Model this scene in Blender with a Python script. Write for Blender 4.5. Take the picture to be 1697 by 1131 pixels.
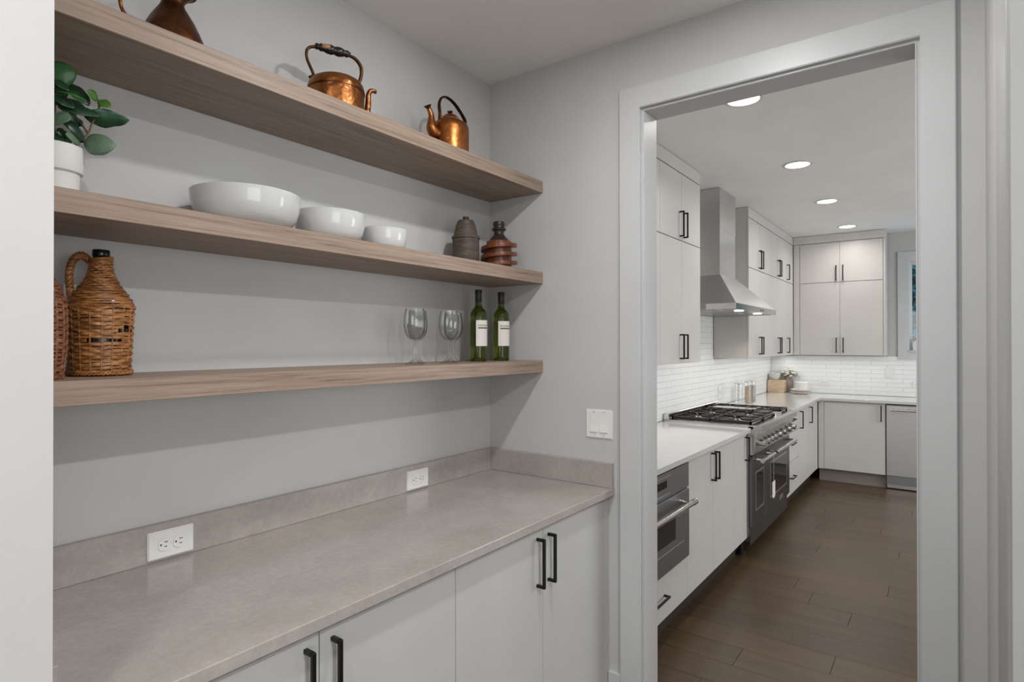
import bpy, bmesh, math, random
from mathutils import Vector, Matrix
random.seed(7)
PI = math.pi
SC = bpy.context.scene
COL = SC.collection
for o in list(bpy.data.objects):
    bpy.data.objects.remove(o)

# ------------------------------------------------------------------ camera
H = 2.751                     # ceiling height
CAMP = Vector((-2.2043, -1.7502, 1.5098))
yaw, pitch, roll = 0.63356, 0.00456, -0.0009
fw = Vector((math.cos(yaw), math.sin(yaw), 0)); rt = Vector((math.sin(yaw), -math.cos(yaw), 0)); up = Vector((0, 0, 1))
fw, up = fw*math.cos(pitch)+up*math.sin(pitch), up*math.cos(pitch)-fw*math.sin(pitch)
rt, up = rt*math.cos(roll)+up*math.sin(roll), up*math.cos(roll)-rt*math.sin(roll)
cd = bpy.data.cameras.new('camera'); cam = bpy.data.objects.new('camera', cd); COL.objects.link(cam)
cd.sensor_fit = 'HORIZONTAL'; cd.sensor_width = 36; cd.lens = 974.49/1697*36
cd.clip_start = 0.01; cd.clip_end = 100
m = Matrix.Identity(4)
for i in range(3):
    m[i][0], m[i][1], m[i][2], m[i][3] = rt[i], up[i], -fw[i], CAMP[i]
cam.matrix_world = m
SC.camera = cam

# ------------------------------------------------------------------ world, lights, exposure
SC.view_settings.view_transform = 'Standard'
SC.view_settings.look = 'None'
SC.view_settings.gamma = 1.0
SC.view_settings.use_curve_mapping = False
SC.view_settings.exposure = 0.07
w = bpy.data.worlds.new('world'); SC.world = w; w.use_nodes = True
bg = w.node_tree.nodes['Background']
bg.inputs[0].default_value = (0.10, 0.30, 0.42, 1); bg.inputs[1].default_value = 4.0

KIT = (1.0, 0.965, 0.93)
PAN = (1.0, 0.998, 0.995)
def area(name, loc, power, color, size=0.12, spread=2.2, shape='DISK', size_y=None, rot=(0, 0, 0)):
    l = bpy.data.lights.new(name, 'AREA'); l.shape = shape; l.size = size
    if size_y: l.size_y = size_y
    l.energy = power; l.color = color; l.spread = spread
    o = bpy.data.objects.new(name, l); o.location = loc; o.rotation_euler = rot
    COL.objects.link(o); return o
KIT_SPOTS = [(0.893, -0.934), (2.248, -0.936), (3.545, -0.933), (4.913, -0.928)]
for x, y in KIT_SPOTS + [(0.893, -2.6), (2.248, -2.6), (3.545, -2.6), (4.913, -2.6)]:
    area('recessed_lamp', (x, y, H-0.012), 3.7, KIT, 0.14, 2.75)
PAN_SPOTS = [(-0.86, -1.19, 13.5), (-2.35, -1.20, 8)]
for x, y, pw in PAN_SPOTS:
    area('recessed_lamp', (x, y, H-0.012), pw, PAN, 0.11, PI)
area('hall_lamp', (-1.85, -2.75, H-0.012), 34, PAN, 0.11, PI)
# broad fill lights added out of view to brighten pantry, hall and kitchen
FILL_COL = (0.965, 0.985, 1.0)
area('hall_fill', (-2.7, -4.96, 1.45), 36, FILL_COL, 2.4, PI, 'RECTANGLE', 1.7, (PI/2, 0, 0))
area('kitchen_fill', (2.9, -4.56, 1.35), 60, FILL_COL, 2.8, PI, 'RECTANGLE', 1.5, (PI/2, 0, 0))
area('corridor_fill', (-4.06, -1.28, 1.45), 12, FILL_COL, 0.9, PI, 'RECTANGLE', 1.7, (PI/2, 0, -PI/2))
# led strips under the kitchen wall cabinets
area('cabinet_led', (1.15, -0.20, 1.366), 1.5, (1, 0.97, 0.93), 1.6, 2.9, 'RECTANGLE', 0.02)
area('cabinet_led', (4.46, -0.20, 1.366), 1.75, (1, 0.97, 0.93), 2.2, 2.9, 'RECTANGLE', 0.02)
area('cabinet_led', (5.44, -0.70, 1.366), 0.95, (1, 0.97, 0.93), 0.02, 2.9, 'RECTANGLE', 1.1)
for x in (2.44, 2.99):
    area('hood_lamp', (x, -0.49, 1.752), 1.6, (1, 0.93, 0.82), 0.05, 2.2)

# ------------------------------------------------------------------ materials
def lin(h):
    h = h.lstrip('#'); v = [int(h[i:i+2], 16)/255 for i in (0, 2, 4)]
    return tuple(((c+0.055)/1.055)**2.4 if c > 0.04045 else c/12.92 for c in v) + (1,)
def nt(name):
    M = bpy.data.materials.new(name); M.use_nodes = True
    t = M.node_tree; b = t.nodes['Principled BSDF']
    return M, t, b
def N(t, typ, **k):
    n = t.nodes.new(typ)
    for a, v in k.items(): setattr(n, a, v)
    return n
def coords(t, kind='Object', scale=(1, 1, 1), rot=(0, 0, 0), rnd=False):
    tc = N(t, 'ShaderNodeTexCoord'); mp = N(t, 'ShaderNodeMapping')
    mp.inputs['Scale'].default_value = scale; mp.inputs['Rotation'].default_value = rot
    t.links.new(tc.outputs[kind], mp.inputs[0])
    if rnd:
        oi = N(t, 'ShaderNodeObjectInfo'); mu = N(t, 'ShaderNodeMath', operation='MULTIPLY'); mu.inputs[1].default_value = 37
        t.links.new(oi.outputs['Random'], mu.inputs[0])
        cx = N(t, 'ShaderNodeCombineXYZ')
        for i in range(3): t.links.new(mu.outputs[0], cx.inputs[i])
        t.links.new(cx.outputs[0], mp.inputs['Location'])
    return mp.outputs[0]
def noise(t, vec, scale=5, detail=4, rough=0.55, dist=0.0):
    n = N(t, 'ShaderNodeTexNoise'); n.inputs['Scale'].default_value = scale
    n.inputs['Detail'].default_value = detail; n.inputs['Roughness'].default_value = rough; n.inputs['Distortion'].default_value = dist
    t.links.new(vec, n.inputs['Vector']); return n.outputs['Fac']
def ramp(t, fac, stops):
    r = N(t, 'ShaderNodeValToRGB'); e = r.color_ramp.elements
    while len(e) < len(stops): e.new(0.5)
    for el, (p, c) in zip(e, stops): el.position = p; el.color = c if len(c) == 4 else tuple(c)+(1,)
    t.links.new(fac, r.inputs[0]); return r.outputs[0]
def bump(t, b, h, strength=0.1, dist=0.01):
    n = N(t, 'ShaderNodeBump'); n.inputs['Strength'].default_value = strength; n.inputs['Distance'].default_value = dist
    t.links.new(h, n.inputs['Height']); t.links.new(n.outputs[0], b.inputs['Normal'])
def simple(name, col, rough=0.5, metal=0.0, spec=0.5, bumpy=None, var=None):
    M, t, b = nt(name)
    c = lin(col) if isinstance(col, str) else tuple(col)+(1,)
    b.inputs['Base Color'].default_value = c
    b.inputs['Roughness'].default_value = rough; b.inputs['Metallic'].default_value = metal
    b.inputs['Specular IOR Level'].default_value = spec
    v = coords(t)
    if bumpy: bump(t, b, noise(t, v, bumpy[0], 3), bumpy[1], bumpy[2])
    va = var if var else (3.0, 0.03)
    f = noise(t, v, va[0], 4)
    lo = tuple(x*(1-va[1]) for x in c[:3]); hi = tuple(min(1, x*(1+va[1])) for x in c[:3])
    t.links.new(ramp(t, f, [(0.3, lo), (0.7, hi)]), b.inputs['Base Color'])
    return M
wall_paint = simple('wall_paint', '#c3c3c2', 0.62, bumpy=(160, 0.10, 0.002), spec=0.35)
near_paint = simple('near_wall_paint', '#cac9c8', 0.60, bumpy=(70, 0.07, 0.003), spec=0.35)
ceil_paint = simple('ceiling_paint', '#f0eeec', 0.75, bumpy=(120, 0.1, 0.002), spec=0.25)
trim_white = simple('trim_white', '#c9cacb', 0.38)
cab_paint = simple('cabinet_paint', '#bebebc', 0.38, bumpy=(300, 0.03, 0.001))
kcab_paint = simple('kitchen_cabinet_paint', '#d0cdc9', 0.38, bumpy=(300, 0.03, 0.001))
door_trim_dim = simple('dimmed_door_trim', '#a2a2a1', 0.45)  # door trim colour darkened to stand in for weaker light on it
black_metal = simple('black_metal', '#151413', 0.38, 0.3)
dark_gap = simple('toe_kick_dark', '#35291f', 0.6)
kick_grey = simple('toe_kick_grey', '#8d867f', 0.5)
white_plastic = simple('white_plastic', '#e9e8e5', 0.28)
slot_black = simple('slot_black', '#1c1b1a', 0.6)
porcelain = simple('white_porcelain', '#cdcecd', 0.09)
matte_ceramic = simple('matte_white_ceramic', '#dfdfda', 0.55)
grout = simple('grout', '#d6d5d2', 0.8)
tile_mat = simple('white_tile', '#eceeee', 0.16, bumpy=(9, 0.25, 0.01))
quartz_white = simple('white_quartz', '#cfcfce', 0.10, var=(6, 0.02))
soil = simple('soil', '#2b211a', 0.9)
cast_iron = simple('cast_iron', '#26231f', 0.42, 0.25)
oven_glass = simple('dark_oven_glass', '#15171a', 0.06)
display_black = simple('display_black', '#101113', 0.12)
card_paper = simple('card_paper', '#e3ddd2', 0.7)
cork_black = simple('black_capsule', '#161515', 0.42)
label_paper = simple('label_paper', '#e6dfd8', 0.65)
print_green = simple('print_green', '#8fb07a', 0.7)
print_dark = simple('print_dark', '#34392e', 0.7)
frame_dark = simple('window_sash_white', '#dcdddc', 0.4)

def steel(name, col, rough, axis=(2, 2, 220)):
    M, t, b = nt(name); b.inputs['Metallic'].default_value = 1
    c = lin(col); f = noise(t, coords(t, scale=axis), 4, 3)
    t.links.new(ramp(t, f, [(0.3, tuple(x*0.93 for x in c[:3])), (0.7, c)]), b.inputs['Base Color'])
    r = N(t, 'ShaderNodeMapRange'); r.inputs['To Min'].default_value = rough*0.85; r.inputs['To Max'].default_value = rough*1.15
    t.links.new(f, r.inputs['Value']); t.links.new(r.outputs[0], b.inputs['Roughness'])
    return M
steel_h = steel('brushed_steel', '#d2d2d1', 0.30)
steel_lt = steel('light_brushed_steel', '#dcdcdc', 0.40)
range_steel = steel('range_steel', '#6f7173', 0.30)  # steel darkened in colour to stand in for the dark floor's reflection
steel_dk = steel('dark_brushed_steel', '#a6a9ad', 0.32)
steel_sh = steel('polished_steel', '#d4d2ce', 0.14)

def copper(name, c1, c2, c3, rough, dent=0.5):
    M, t, b = nt(name); b.inputs['Metallic'].default_value = 1
    v = coords(t)
    f = noise(t, v, 16, 6, 0.65, 0.6)
    t.links.new(ramp(t, f, [(0.25, lin(c1)), (0.55, lin(c2)), (0.8, lin(c3))]), b.inputs['Base Color'])
    r = N(t, 'ShaderNodeMapRange'); r.inputs['To Min'].default_value = rough*0.7; r.inputs['To Max'].default_value = rough*1.6
    t.links.new(noise(t, v, 30, 4), r.inputs['Value']); t.links.new(r.outputs[0], b.inputs['Roughness'])
    bump(t, b, noise(t, v, 22, 2), dent, 0.012)
    return M
copper_a = copper('old_copper', '#6e4326', '#a0653a', '#bb7c4a', 0.31, 0.7)
copper_b = copper('bright_copper', '#7d4a26', '#ac6c3a', '#c58a55', 0.33, 0.3)
copper_d = copper('dark_copper', '#3c2415', '#6a4429', '#8a5a38', 0.34, 0.25)
brass_dk = copper('dark_strap_brass', '#33200f', '#553a20', '#6d4d2b', 0.36, 0.15)

def wood(name, cols, sc=(1.2, 26, 26), rough=0.5, bumpst=0.08, fine=(4, 130, 130), wav=0.0, rnd=False):
    M, t, b = nt(name)
    v = coords(t, scale=sc, rnd=rnd); f = noise(t, v, 1.0, 5, 0.6, 0.8)
    f2 = noise(t, coords(t, scale=fine, rnd=rnd), 1.0, 3, 0.6)
    mx = N(t, 'ShaderNodeMath', operation='MULTIPLY_ADD'); mx.inputs[1].default_value = 0.45
    t.links.new(f2, mx.inputs[0])
    ms = N(t, 'ShaderNodeMath', operation='MULTIPLY'); ms.inputs[1].default_value = 0.6
    t.links.new(f, ms.inputs[0]); t.links.new(ms.outputs[0], mx.inputs[2])
    n = len(cols); fac = mx.outputs[0]
    if rnd:
        oi = N(t, 'ShaderNodeObjectInfo'); ad = N(t, 'ShaderNodeMath', operation='MULTIPLY_ADD')
        ad.inputs[1].default_value = 0.16; t.links.new(oi.outputs['Random'], ad.inputs[0])
        sb = N(t, 'ShaderNodeMath', operation='SUBTRACT'); sb.inputs[1].default_value = 0.08
        t.links.new(fac, ad.inputs[2]); t.links.new(ad.outputs[0], sb.inputs[0]); fac = sb.outputs[0]
    t.links.new(ramp(t, fac, [(0.34+0.36*i/(n-1), lin(c)) for i, c in enumerate(cols)]), b.inputs['Base Color'])
    b.inputs['Roughness'].default_value = rough
    bump(t, b, f2, bumpst, 0.002)
    return M
shelf_wood = wood('shelf_oak', ['#67584c', '#8c7969', '#9d8978', '#a69382'], sc=(1.8, 60, 110), fine=(9, 300, 420), rough=0.5)
floor_wood = wood('floor_oak', ['#443526', '#51402e', '#5c4a36'], sc=(14, 1.2, 14), fine=(90, 3, 90), rough=0.36, rnd=True, bumpst=0.05)
board_wood = wood('board_wood', ['#b79a7c', '#cdb193', '#dcc3a6'], sc=(20, 4, 30), fine=(60, 30, 90), rough=0.55)
spindle_wood = wood('spindle_wood', ['#48220f', '#6d381a', '#8a4f28'], sc=(30, 30, 12), fine=(120, 120, 30), rough=0.32)
spindle_dark = wood('spindle_dark', ['#1d1815', '#2b2521', '#3a322c'], sc=(30, 30, 30), rough=0.38)
jar_wood = wood('aged_jar_wood', ['#352c25', '#4a3f36', '#5f5349'], sc=(8, 8, 40), fine=(60, 60, 160), rough=0.6, bumpst=0.2)
grip_wood = wood('grip_black', ['#141110', '#1d1917', '#2a2420'], rough=0.25)
grip_bare = simple('grip_bare_wood', '#a9763f', 0.45, var=(60, 0.2))

def stone():
    M, t, b = nt('grey_quartz')
    v = coords(t)
    f = noise(t, v, 60, 8, 0.8); g = noise(t, v, 4.0, 4, 0.65)
    a = N(t, 'ShaderNodeMath', operation='MULTIPLY_ADD'); a.inputs[1].default_value = 0.5
    t.links.new(g, a.inputs[0])
    h = N(t, 'ShaderNodeMath', operation='MULTIPLY'); h.inputs[1].default_value = 0.5
    t.links.new(f, h.inputs[0]); t.links.new(h.outputs[0], a.inputs[2])
    base = ramp(t, a.outputs[0], [(0.32, lin('#99928c')), (0.52, lin('#aba49e')), (0.70, lin('#bbb4ae'))])
    vn = noise(t, v, 5.5, 8, 0.72, 1.6)
    vein = ramp(t, vn, [(0.490, (0, 0, 0)), (0.500, (1, 1, 1)), (0.510, (0, 0, 0))])
    msk = ramp(t, noise(t, v, 2.3, 2), [(0.52, (0, 0, 0)), (0.68, (1, 1, 1))])
    mm = N(t, 'ShaderNodeMath', operation='MULTIPLY'); t.links.new(vein, mm.inputs[0]); t.links.new(msk, mm.inputs[1])
    m2 = N(t, 'ShaderNodeMath', operation='MULTIPLY'); m2.inputs[1].default_value = 0.35; t.links.new(mm.outputs[0], m2.inputs[0])
    mix = N(t, 'ShaderNodeMix', data_type='RGBA'); mix.inputs['B'].default_value = lin('#c9c2bc')
    t.links.new(m2.outputs[0], mix.inputs['Factor']); t.links.new(base, mix.inputs['A'])
    t.links.new(mix.outputs['Result'], b.inputs['Base Color'])
    b.inputs['Roughness'].default_value = 0.13; b.inputs['Specular IOR Level'].default_value = 0.5
    return M
grey_quartz = stone()

def wicker(name, cols):
    M, t, b = nt(name)
    f = noise(t, coords(t, scale=(22, 22, 150)), 1.0, 4, 0.7)
    t.links.new(ramp(t, f, [(0.28, lin(cols[0])), (0.5, lin(cols[1])), (0.72, lin(cols[2]))]), b.inputs['Base Color'])
    b.inputs['Roughness'].default_value = 0.42
    return M
wicker_a = wicker('wicker_honey', ['#4a2a14', '#96612f', '#c58c52'])
wicker_b = wicker('wicker_russet', ['#4a2a18', '#7a4a2b', '#a06a45'])

def thin_glass(name, tint, edge, gloss=0.03, blend=0.35):
    M = bpy.data.materials.new(name); M.use_nodes = True; t = M.node_tree
    t.nodes.remove(t.nodes['Principled BSDF']); out = t.nodes['Material Output']
    lw = N(t, 'ShaderNodeLayerWeight'); lw.inputs['Blend'].default_value = blend
    tr = N(t, 'ShaderNodeBsdfTransparent')
    t.links.new(ramp(t, lw.outputs['Facing'], [(0.35, tint), (0.95, edge)]), tr.inputs[0])
    gl = N(t, 'ShaderNodeBsdfGlossy'); gl.inputs['Roughness'].default_value = gloss
    lf = N(t, 'ShaderNodeLayerWeight'); lf.inputs['Blend'].default_value = 0.5
    pw = N(t, 'ShaderNodeMath', operation='POWER'); pw.inputs[1].default_value = 4.0; t.links.new(lf.outputs['Facing'], pw.inputs[0])
    fr = N(t, 'ShaderNodeMath', operation='MULTIPLY_ADD'); fr.inputs[1].default_value = 0.6; fr.inputs[2].default_value = 0.05; t.links.new(pw.outputs[0], fr.inputs[0])
    mx = N(t, 'ShaderNodeMixShader')
    t.links.new(fr.outputs[0], mx.inputs[0]); t.links.new(tr.outputs[0], mx.inputs[1]); t.links.new(gl.outputs[0], mx.inputs[2])
    t.links.new(mx.outputs[0], out.inputs[0]); return M
glass_clear = thin_glass('clear_glass', (0.98, 0.985, 0.98), (0.50, 0.51, 0.51))
glass_jar = thin_glass('jar_glass', (0.99, 0.99, 0.99), (0.94, 0.95, 0.95))
pane_glass = thin_glass('window_glass', (0.95, 0.97, 0.97), (0.9, 0.92, 0.92), 0.0)
def green_glass(name, col, rough=0.03):
    M, t, b = nt(name)
    b.inputs['Base Color'].default_value = col + (1,)
    b.inputs['Roughness'].default_value = rough; b.inputs['Transmission Weight'].default_value = 0.9
    b.inputs['IOR'].default_value = 1.48
    f = noise(t, coords(t), 8, 2)
    t.links.new(ramp(t, f, [(0.3, tuple(x*0.9 for x in col)), (0.7, col)]), b.inputs['Base Color'])
    return M
bottle_green = green_glass('green_bottle_glass', (0.155, 0.205, 0.022))
demijohn_green = simple('dark_demijohn_glass', '#0e1813', 0.22)
def emit(name, col, s):
    M, t, b = nt(name)
    b.inputs['Emission Color'].default_value = col + (1,); b.inputs['Emission Strength'].default_value = s
    return M
lamp_lens = emit('lamp_lens', (1, 0.95, 0.87), 6.0)
hood_lens = emit('hood_lens', (1, 0.88, 0.68), 5.0)
def leafmat(name, c1, c2, rough=0.4):
    M, t, b = nt(name)
    t.links.new(ramp(t, noise(t, coords(t), 40, 4), [(0.3, lin(c1)), (0.7, lin(c2))]), b.inputs['Base Color'])
    b.inputs['Roughness'].default_value = rough; return M
LEAF = {'m': leafmat('leaf_mid', '#2c5a2a', '#3f7040'), 'd': leafmat('leaf_dark', '#122e18', '#20462a'), 'b': leafmat('leaf_bright', '#2a7a1c', '#43932c'),
        'o': leafmat('leaf_olive', '#3b6b22', '#54802f'), 'w': leafmat('leaf_deep', '#1a4226', '#355a3e'), 'g': leafmat('leaf_greyish', '#4b6650', '#6b8468', 0.5)}
stem_mat = simple('plant_stem', '#6b5a38', 0.6)
teal_leaf = leafmat('dusk_foliage', '#0f4a44', '#3a9a96', 0.5)
bark = simple('bark', '#3a2f28', 0.9)
flower_white = simple('flower_cream', '#f6f2e6', 0.6, var=(80, 0.12))
flower_leaf = simple('flower_foliage', '#6d7358', 0.6, var=(80, 0.2))
vase_grey = simple('stone_vase', '#8b8279', 0.7, bumpy=(60, 0.3, 0.004), var=(30, 0.2))
cereal = simple('grain_fill', '#c2ae93', 0.8, var=(150, 0.35), bumpy=(180, 0.6, 0.004))
cereal_g = simple('seed_fill', '#a7a7a2', 0.8, var=(150, 0.3), bumpy=(180, 0.6, 0.004))
linen = simple('plate_stoneware', '#e6ded4', 0.35)

# ------------------------------------------------------------------ mesh helpers
def box(bm, x0, x1, y0, y1, z0, z1, bev=0.0, seg=1):
    x0, x1 = min(x0, x1), max(x0, x1); y0, y1 = min(y0, y1), max(y0, y1); z0, z1 = min(z0, z1), max(z0, z1)
    vs = [bm.verts.new(p) for p in ((x0, y0, z0), (x1, y0, z0), (x1, y1, z0), (x0, y1, z0), (x0, y0, z1), (x1, y0, z1), (x1, y1, z1), (x0, y1, z1))]
    fs = [bm.faces.new([vs[i] for i in f]) for f in ((0, 3, 2, 1), (4, 5, 6, 7), (0, 1, 5, 4), (1, 2, 6, 5), (2, 3, 7, 6), (3, 0, 4, 7))]
    if bev > 0:
        es = list({e for f in fs for e in f.edges})
        bmesh.ops.bevel(bm, geom=es, offset=bev, segments=seg, affect='EDGES', profile=0.5, clamp_overlap=True)
    return bm
def B(*a, **k): return box(bmesh.new(), *a, **k)
def lathe(prof, seg=36, bm=None, c=(0, 0, 0), fn=None, caps=True):
    bm = bm or bmesh.new(); rings = []
    for i, (r, z) in enumerate(prof):
        if r < 1e-6:
            rings.append([bm.verts.new((c[0], c[1], c[2]+z))]); continue
        ring = []
        for k in range(seg):
            a = 2*PI*k/seg; rr = r*(fn(a, i, z) if fn else 1)
            ring.append(bm.verts.new((c[0]+rr*math.cos(a), c[1]+rr*math.sin(a), c[2]+z)))
        rings.append(ring)
    for a, b in zip(rings, rings[1:]):
        if len(a) == 1 and len(b) == 1: continue
        for k in range(seg):
            k2 = (k+1) % seg
            if len(a) == 1: bm.faces.new((a[0], b[k2], b[k]))
            elif len(b) == 1: bm.faces.new((a[k], a[k2], b[0]))
            else: bm.faces.new((a[k], a[k2], b[k2], b[k]))
    bmesh.ops.recalc_face_normals(bm, faces=bm.faces)
    return bm
def spline(pts, n=8):
    P = [Vector(p) for p in pts]; P = [2*P[0]-P[1]] + P + [2*P[-1]-P[-2]]; out = []
    for i in range(1, len(P)-2):
        for k in range(n):
            t = k/n; a, b, c, d = P[i-1:i+3]
            out.append(0.5*((2*b)+(c-a)*t+(2*a-5*b+4*c-d)*t*t+(3*b-a-3*c+d)*t**3))
    out.append(P[-2]); return out
def tube(pts, r, seg=10, bm=None, closed=False, flat=1.0, upv=None):
    """sweep; r scalar or per point; flat<1 squashes the section along the second frame axis"""
    bm = bm or bmesh.new(); pts = [Vector(p) for p in pts]; n = len(pts); rings = []
    tan = []
    for i in range(n):
        a = pts[(i-1) % n] if closed or i > 0 else pts[0]; b = pts[(i+1) % n] if closed or i < n-1 else pts[-1]
        tan.append((b-a).normalized())
    u = Vector(upv) if upv else Vector((0, 0, 1))
    if abs(u.dot(tan[0])) > 0.95: u = Vector((1, 0, 0))
    nx = (u - tan[0]*u.dot(tan[0])).normalized()
    for i in range(n):
        nx = nx - tan[i]*nx.dot(tan[i])
        nx.normalize(); ny = tan[i].cross(nx)
        rr = r[i] if isinstance(r, (list, tuple)) else r
        rings.append([bm.verts.new(pts[i]+nx*(rr*flat*math.cos(2*PI*k/seg))+ny*(rr*math.sin(2*PI*k/seg))) for k in range(seg)])
    for i in range(n if closed else n-1):
        a, b = rings[i], rings[(i+1) % n]
        for k in range(seg):
            bm.faces.new((a[k], a[(k+1) % seg], b[(k+1) % seg], b[k]))
    if not closed:
        bm.faces.new(rings[0][::-1]); bm.faces.new(rings[-1])
    bmesh.ops.recalc_face_normals(bm, faces=bm.faces)
    return bm
def prism(pts, axis, a0, a1, bm=None):
    """extrude a closed 2-D outline along an axis: 'x' takes (y,z), 'y' takes (x,z), 'z' takes (x,y)"""
    bm = bm or bmesh.new()
    def P(p, a): return {'x': (a, p[0], p[1]), 'y': (p[0], a, p[1]), 'z': (p[0], p[1], a)}[axis]
    A = [bm.verts.new(P(p, a0)) for p in pts]; Bv = [bm.verts.new(P(p, a1)) for p in pts]; n = len(pts)
    bm.faces.new(A); bm.faces.new(Bv[::-1])
    for i in range(n): bm.faces.new((A[i], Bv[i], Bv[(i+1) % n], A[(i+1) % n]))
    bmesh.ops.recalc_face_normals(bm, faces=bm.faces); return bm
def mk(name, bm, mat, parent=None, smooth=False, loc=None, off=None):
    if off is not None: bmesh.ops.translate(bm, verts=bm.verts, vec=Vector(off))
    me = bpy.data.meshes.new(name); bm.to_mesh(me); bm.free()
    if mat: me.materials.append(mat)
    if smooth:
        for p in me.polygons: p.use_smooth = True
        me.set_sharp_from_angle(angle=math.radians(smooth if smooth > 1 else 38))
    o = bpy.data.objects.new(name, me); COL.objects.link(o)
    if parent: o.parent = parent
    if loc: o.location = loc
    return o
def thing(name, label, cat, loc=(0, 0, 0), rotz=0.0, group=None):
    o = bpy.data.objects.new(name, None); COL.objects.link(o); o.location = loc; o.rotation_euler = (0, 0, rotz)
    o.empty_display_size = 0.05
    o['label'] = label; o['category'] = cat
    if group: o['group'] = group
    return o
def tag(o, label, cat, group=None):
    o['label'] = label; o['category'] = cat
    if group: o['group'] = group
    return o
def struct(name, bm, mat):
    o = mk(name, bm, mat); o['kind'] = 'structure'; return o
def structroot(name, loc=(0, 0, 0)):
    o = bpy.data.objects.new(name, None); COL.objects.link(o); o.location = loc; o['kind'] = 'structure'; return o
def copy_tree(o, parent=None):
    c = o.copy(); COL.objects.link(c)
    if parent: c.parent = parent
    for ch in list(o.children): copy_tree(ch, c)
    return c

# ------------------------------------------------------------------ room shell
WT = 0.125
XL = -1.908
struct('wall_left', B(XL-0.1, 0.0, 0.0, 0.12, 0, H), wall_paint)
struct('wall_near', B(-4.1, XL, -0.70, 0.12, 0, H), near_paint)
wb = B(0, WT, -0.785, 0.12, 0, H); box(wb, 0, WT, -1.683, -0.785, 2.441, H); box(wb, 0, WT, -5.12, -1.683, 0, H)
struct('wall_end', wb, wall_paint)
wb = B(-0.97, 0, -1.97, -1.85, 0, H); box(wb, -4.1, -2.95, -1.97, -1.85, 0, H)
struct('wall_right', wb, wall_paint)
struct('wall_hall_back', B(-4.1, 0, -5.12, -5.0, 0, H), wall_paint)
struct('wall_hall_left', B(-4.22, -4.1, -5.12, 0.12, 0, H), wall_paint)
kl = struct('wall_kitchen_left', B(WT, 5.75, 0.0, 0.12, 0, H), grout)
XF = 5.634
WY0, WY1, WZ0, WZ1 = -1.44, -2.62, 1.43, 2.42
wb = B(XF, 5.75, WY0, 0.0, 0, H); box(wb, XF, 5.75, -4.72, WY1, 0, H); box(wb, XF, 5.75, WY1, WY0, 0, WZ0); box(wb, XF, 5.75, WY1, WY0, WZ1, H)
kb = struct('wall_kitchen_back', wb, wall_paint)
struct('wall_kitchen_right', B(WT, 5.75, -4.72, -4.6, 0, H), wall_paint)
struct('ceiling', B(-4.22, 5.75, -5.12, 0.12, H, H+0.12), ceil_paint)
fl = struct('floor', B(-4.22, 5.75, -5.12, 0.12, -0.06, -0.016), dark_gap)
# floor planks, running across the view from wall to wall
pl_mesh = {}
def plank_mesh(L):
    if L not in pl_mesh:
        bm = B(0.0008, 0.1872, -L+0.0008, -0.0008, -0.015, 0.0, bev=0.0009)
        me = bpy.data.meshes.new('plank'); bm.to_mesh(me); bm.free(); me.materials.append(floor_wood); pl_mesh[L] = me
    return pl_mesh[L]
FIX = {0: -0.945, 1: -1.325, 5: -1.108, 7: -1.473, 3: -1.75, 10: -1.0, 12: -1.62}
for k in range(-25, 27):
    x0 = 0.632+0.188*k
    if x0 > 5.6 or x0 < -4.2: continue
    y = FIX.get(k, -0.4-random.random()*1.6)
    while y < -0.02: y += 1.9
    while y > -5.0:
        o = bpy.data.objects.new('plank', plank_mesh(1.9)); COL.objects.link(o); o.parent = fl; o.location = (x0, min(y, 1.8), 0)
        y -= 1.9
# trims the planks out of the walls: planks stay under the walls, which stand on the sub-floor

# doorway to the kitchen
d = structroot('door_1', (0, 0, 0))
def casing(par, bm, name='casing'): return mk(name, bm, trim_white, par, smooth=30)
def frame_u(x0, x1, yi0, yo0, yi1, yo1, zi, zo):
    bm = prism([(yo0, 0), (yo0, zo), (yo1, zo), (yo1, 0), (yi1, 0), (yi1, zi), (yi0, zi), (yi0, 0)], 'x', x0, x1)
    es = [e for e in bm.edges if all(abs(v.co.x-x0) < 1e-6 for v in e.verts) and any(v.co.z > 0.01 for v in e.verts)]
    bmesh.ops.bevel(bm, geom=es, offset=0.0025, segments=2, affect='EDGES'); return bm
casing(d, frame_u(-0.02, 0.0, -0.7753, -0.6872, -1.6935, -1.7820, 2.4510, 2.5390))
casing(d, B(-0.002, WT+0.002, -0.787, -0.782, 0, 2.441, bev=0.001), 'jamb')
casing(d, B(-0.002, WT+0.002, -1.686, -1.681, 0, 2.441, bev=0.001), 'jamb')
casing(d, B(-0.002, WT+0.002, -1.686, -0.782, 2.4425, 2.4475, bev=0.001), 'head_jamb')
casing(d, frame_u(WT+0.02, WT, -0.7753, -0.6872, -1.6935, -1.7820, 2.4510, 2.5390))
# doorway in the right-hand wall, seen edge-on
d2 = structroot('door_2', (0, 0, 0))
def mk2(bm, name='casing'): return mk(name, bm, door_trim_dim, d2, smooth=30)
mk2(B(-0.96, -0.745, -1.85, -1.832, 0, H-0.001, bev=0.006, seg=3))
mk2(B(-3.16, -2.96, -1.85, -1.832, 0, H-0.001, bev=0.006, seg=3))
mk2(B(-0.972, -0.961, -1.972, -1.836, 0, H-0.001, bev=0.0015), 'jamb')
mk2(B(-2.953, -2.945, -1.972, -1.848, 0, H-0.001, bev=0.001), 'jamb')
struct('baseboard_end', box(B(-0.015, 0, -0.687, -0.631, 0, 0.162, bev=0.002), -0.015, 0, -1.85, -1.783, 0, 0.162, bev=0.002), trim_white)
struct('baseboard_right', B(-0.745, -0.015, -1.85, -1.835, 0, 0.162, bev=0.002), trim_white)

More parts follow.
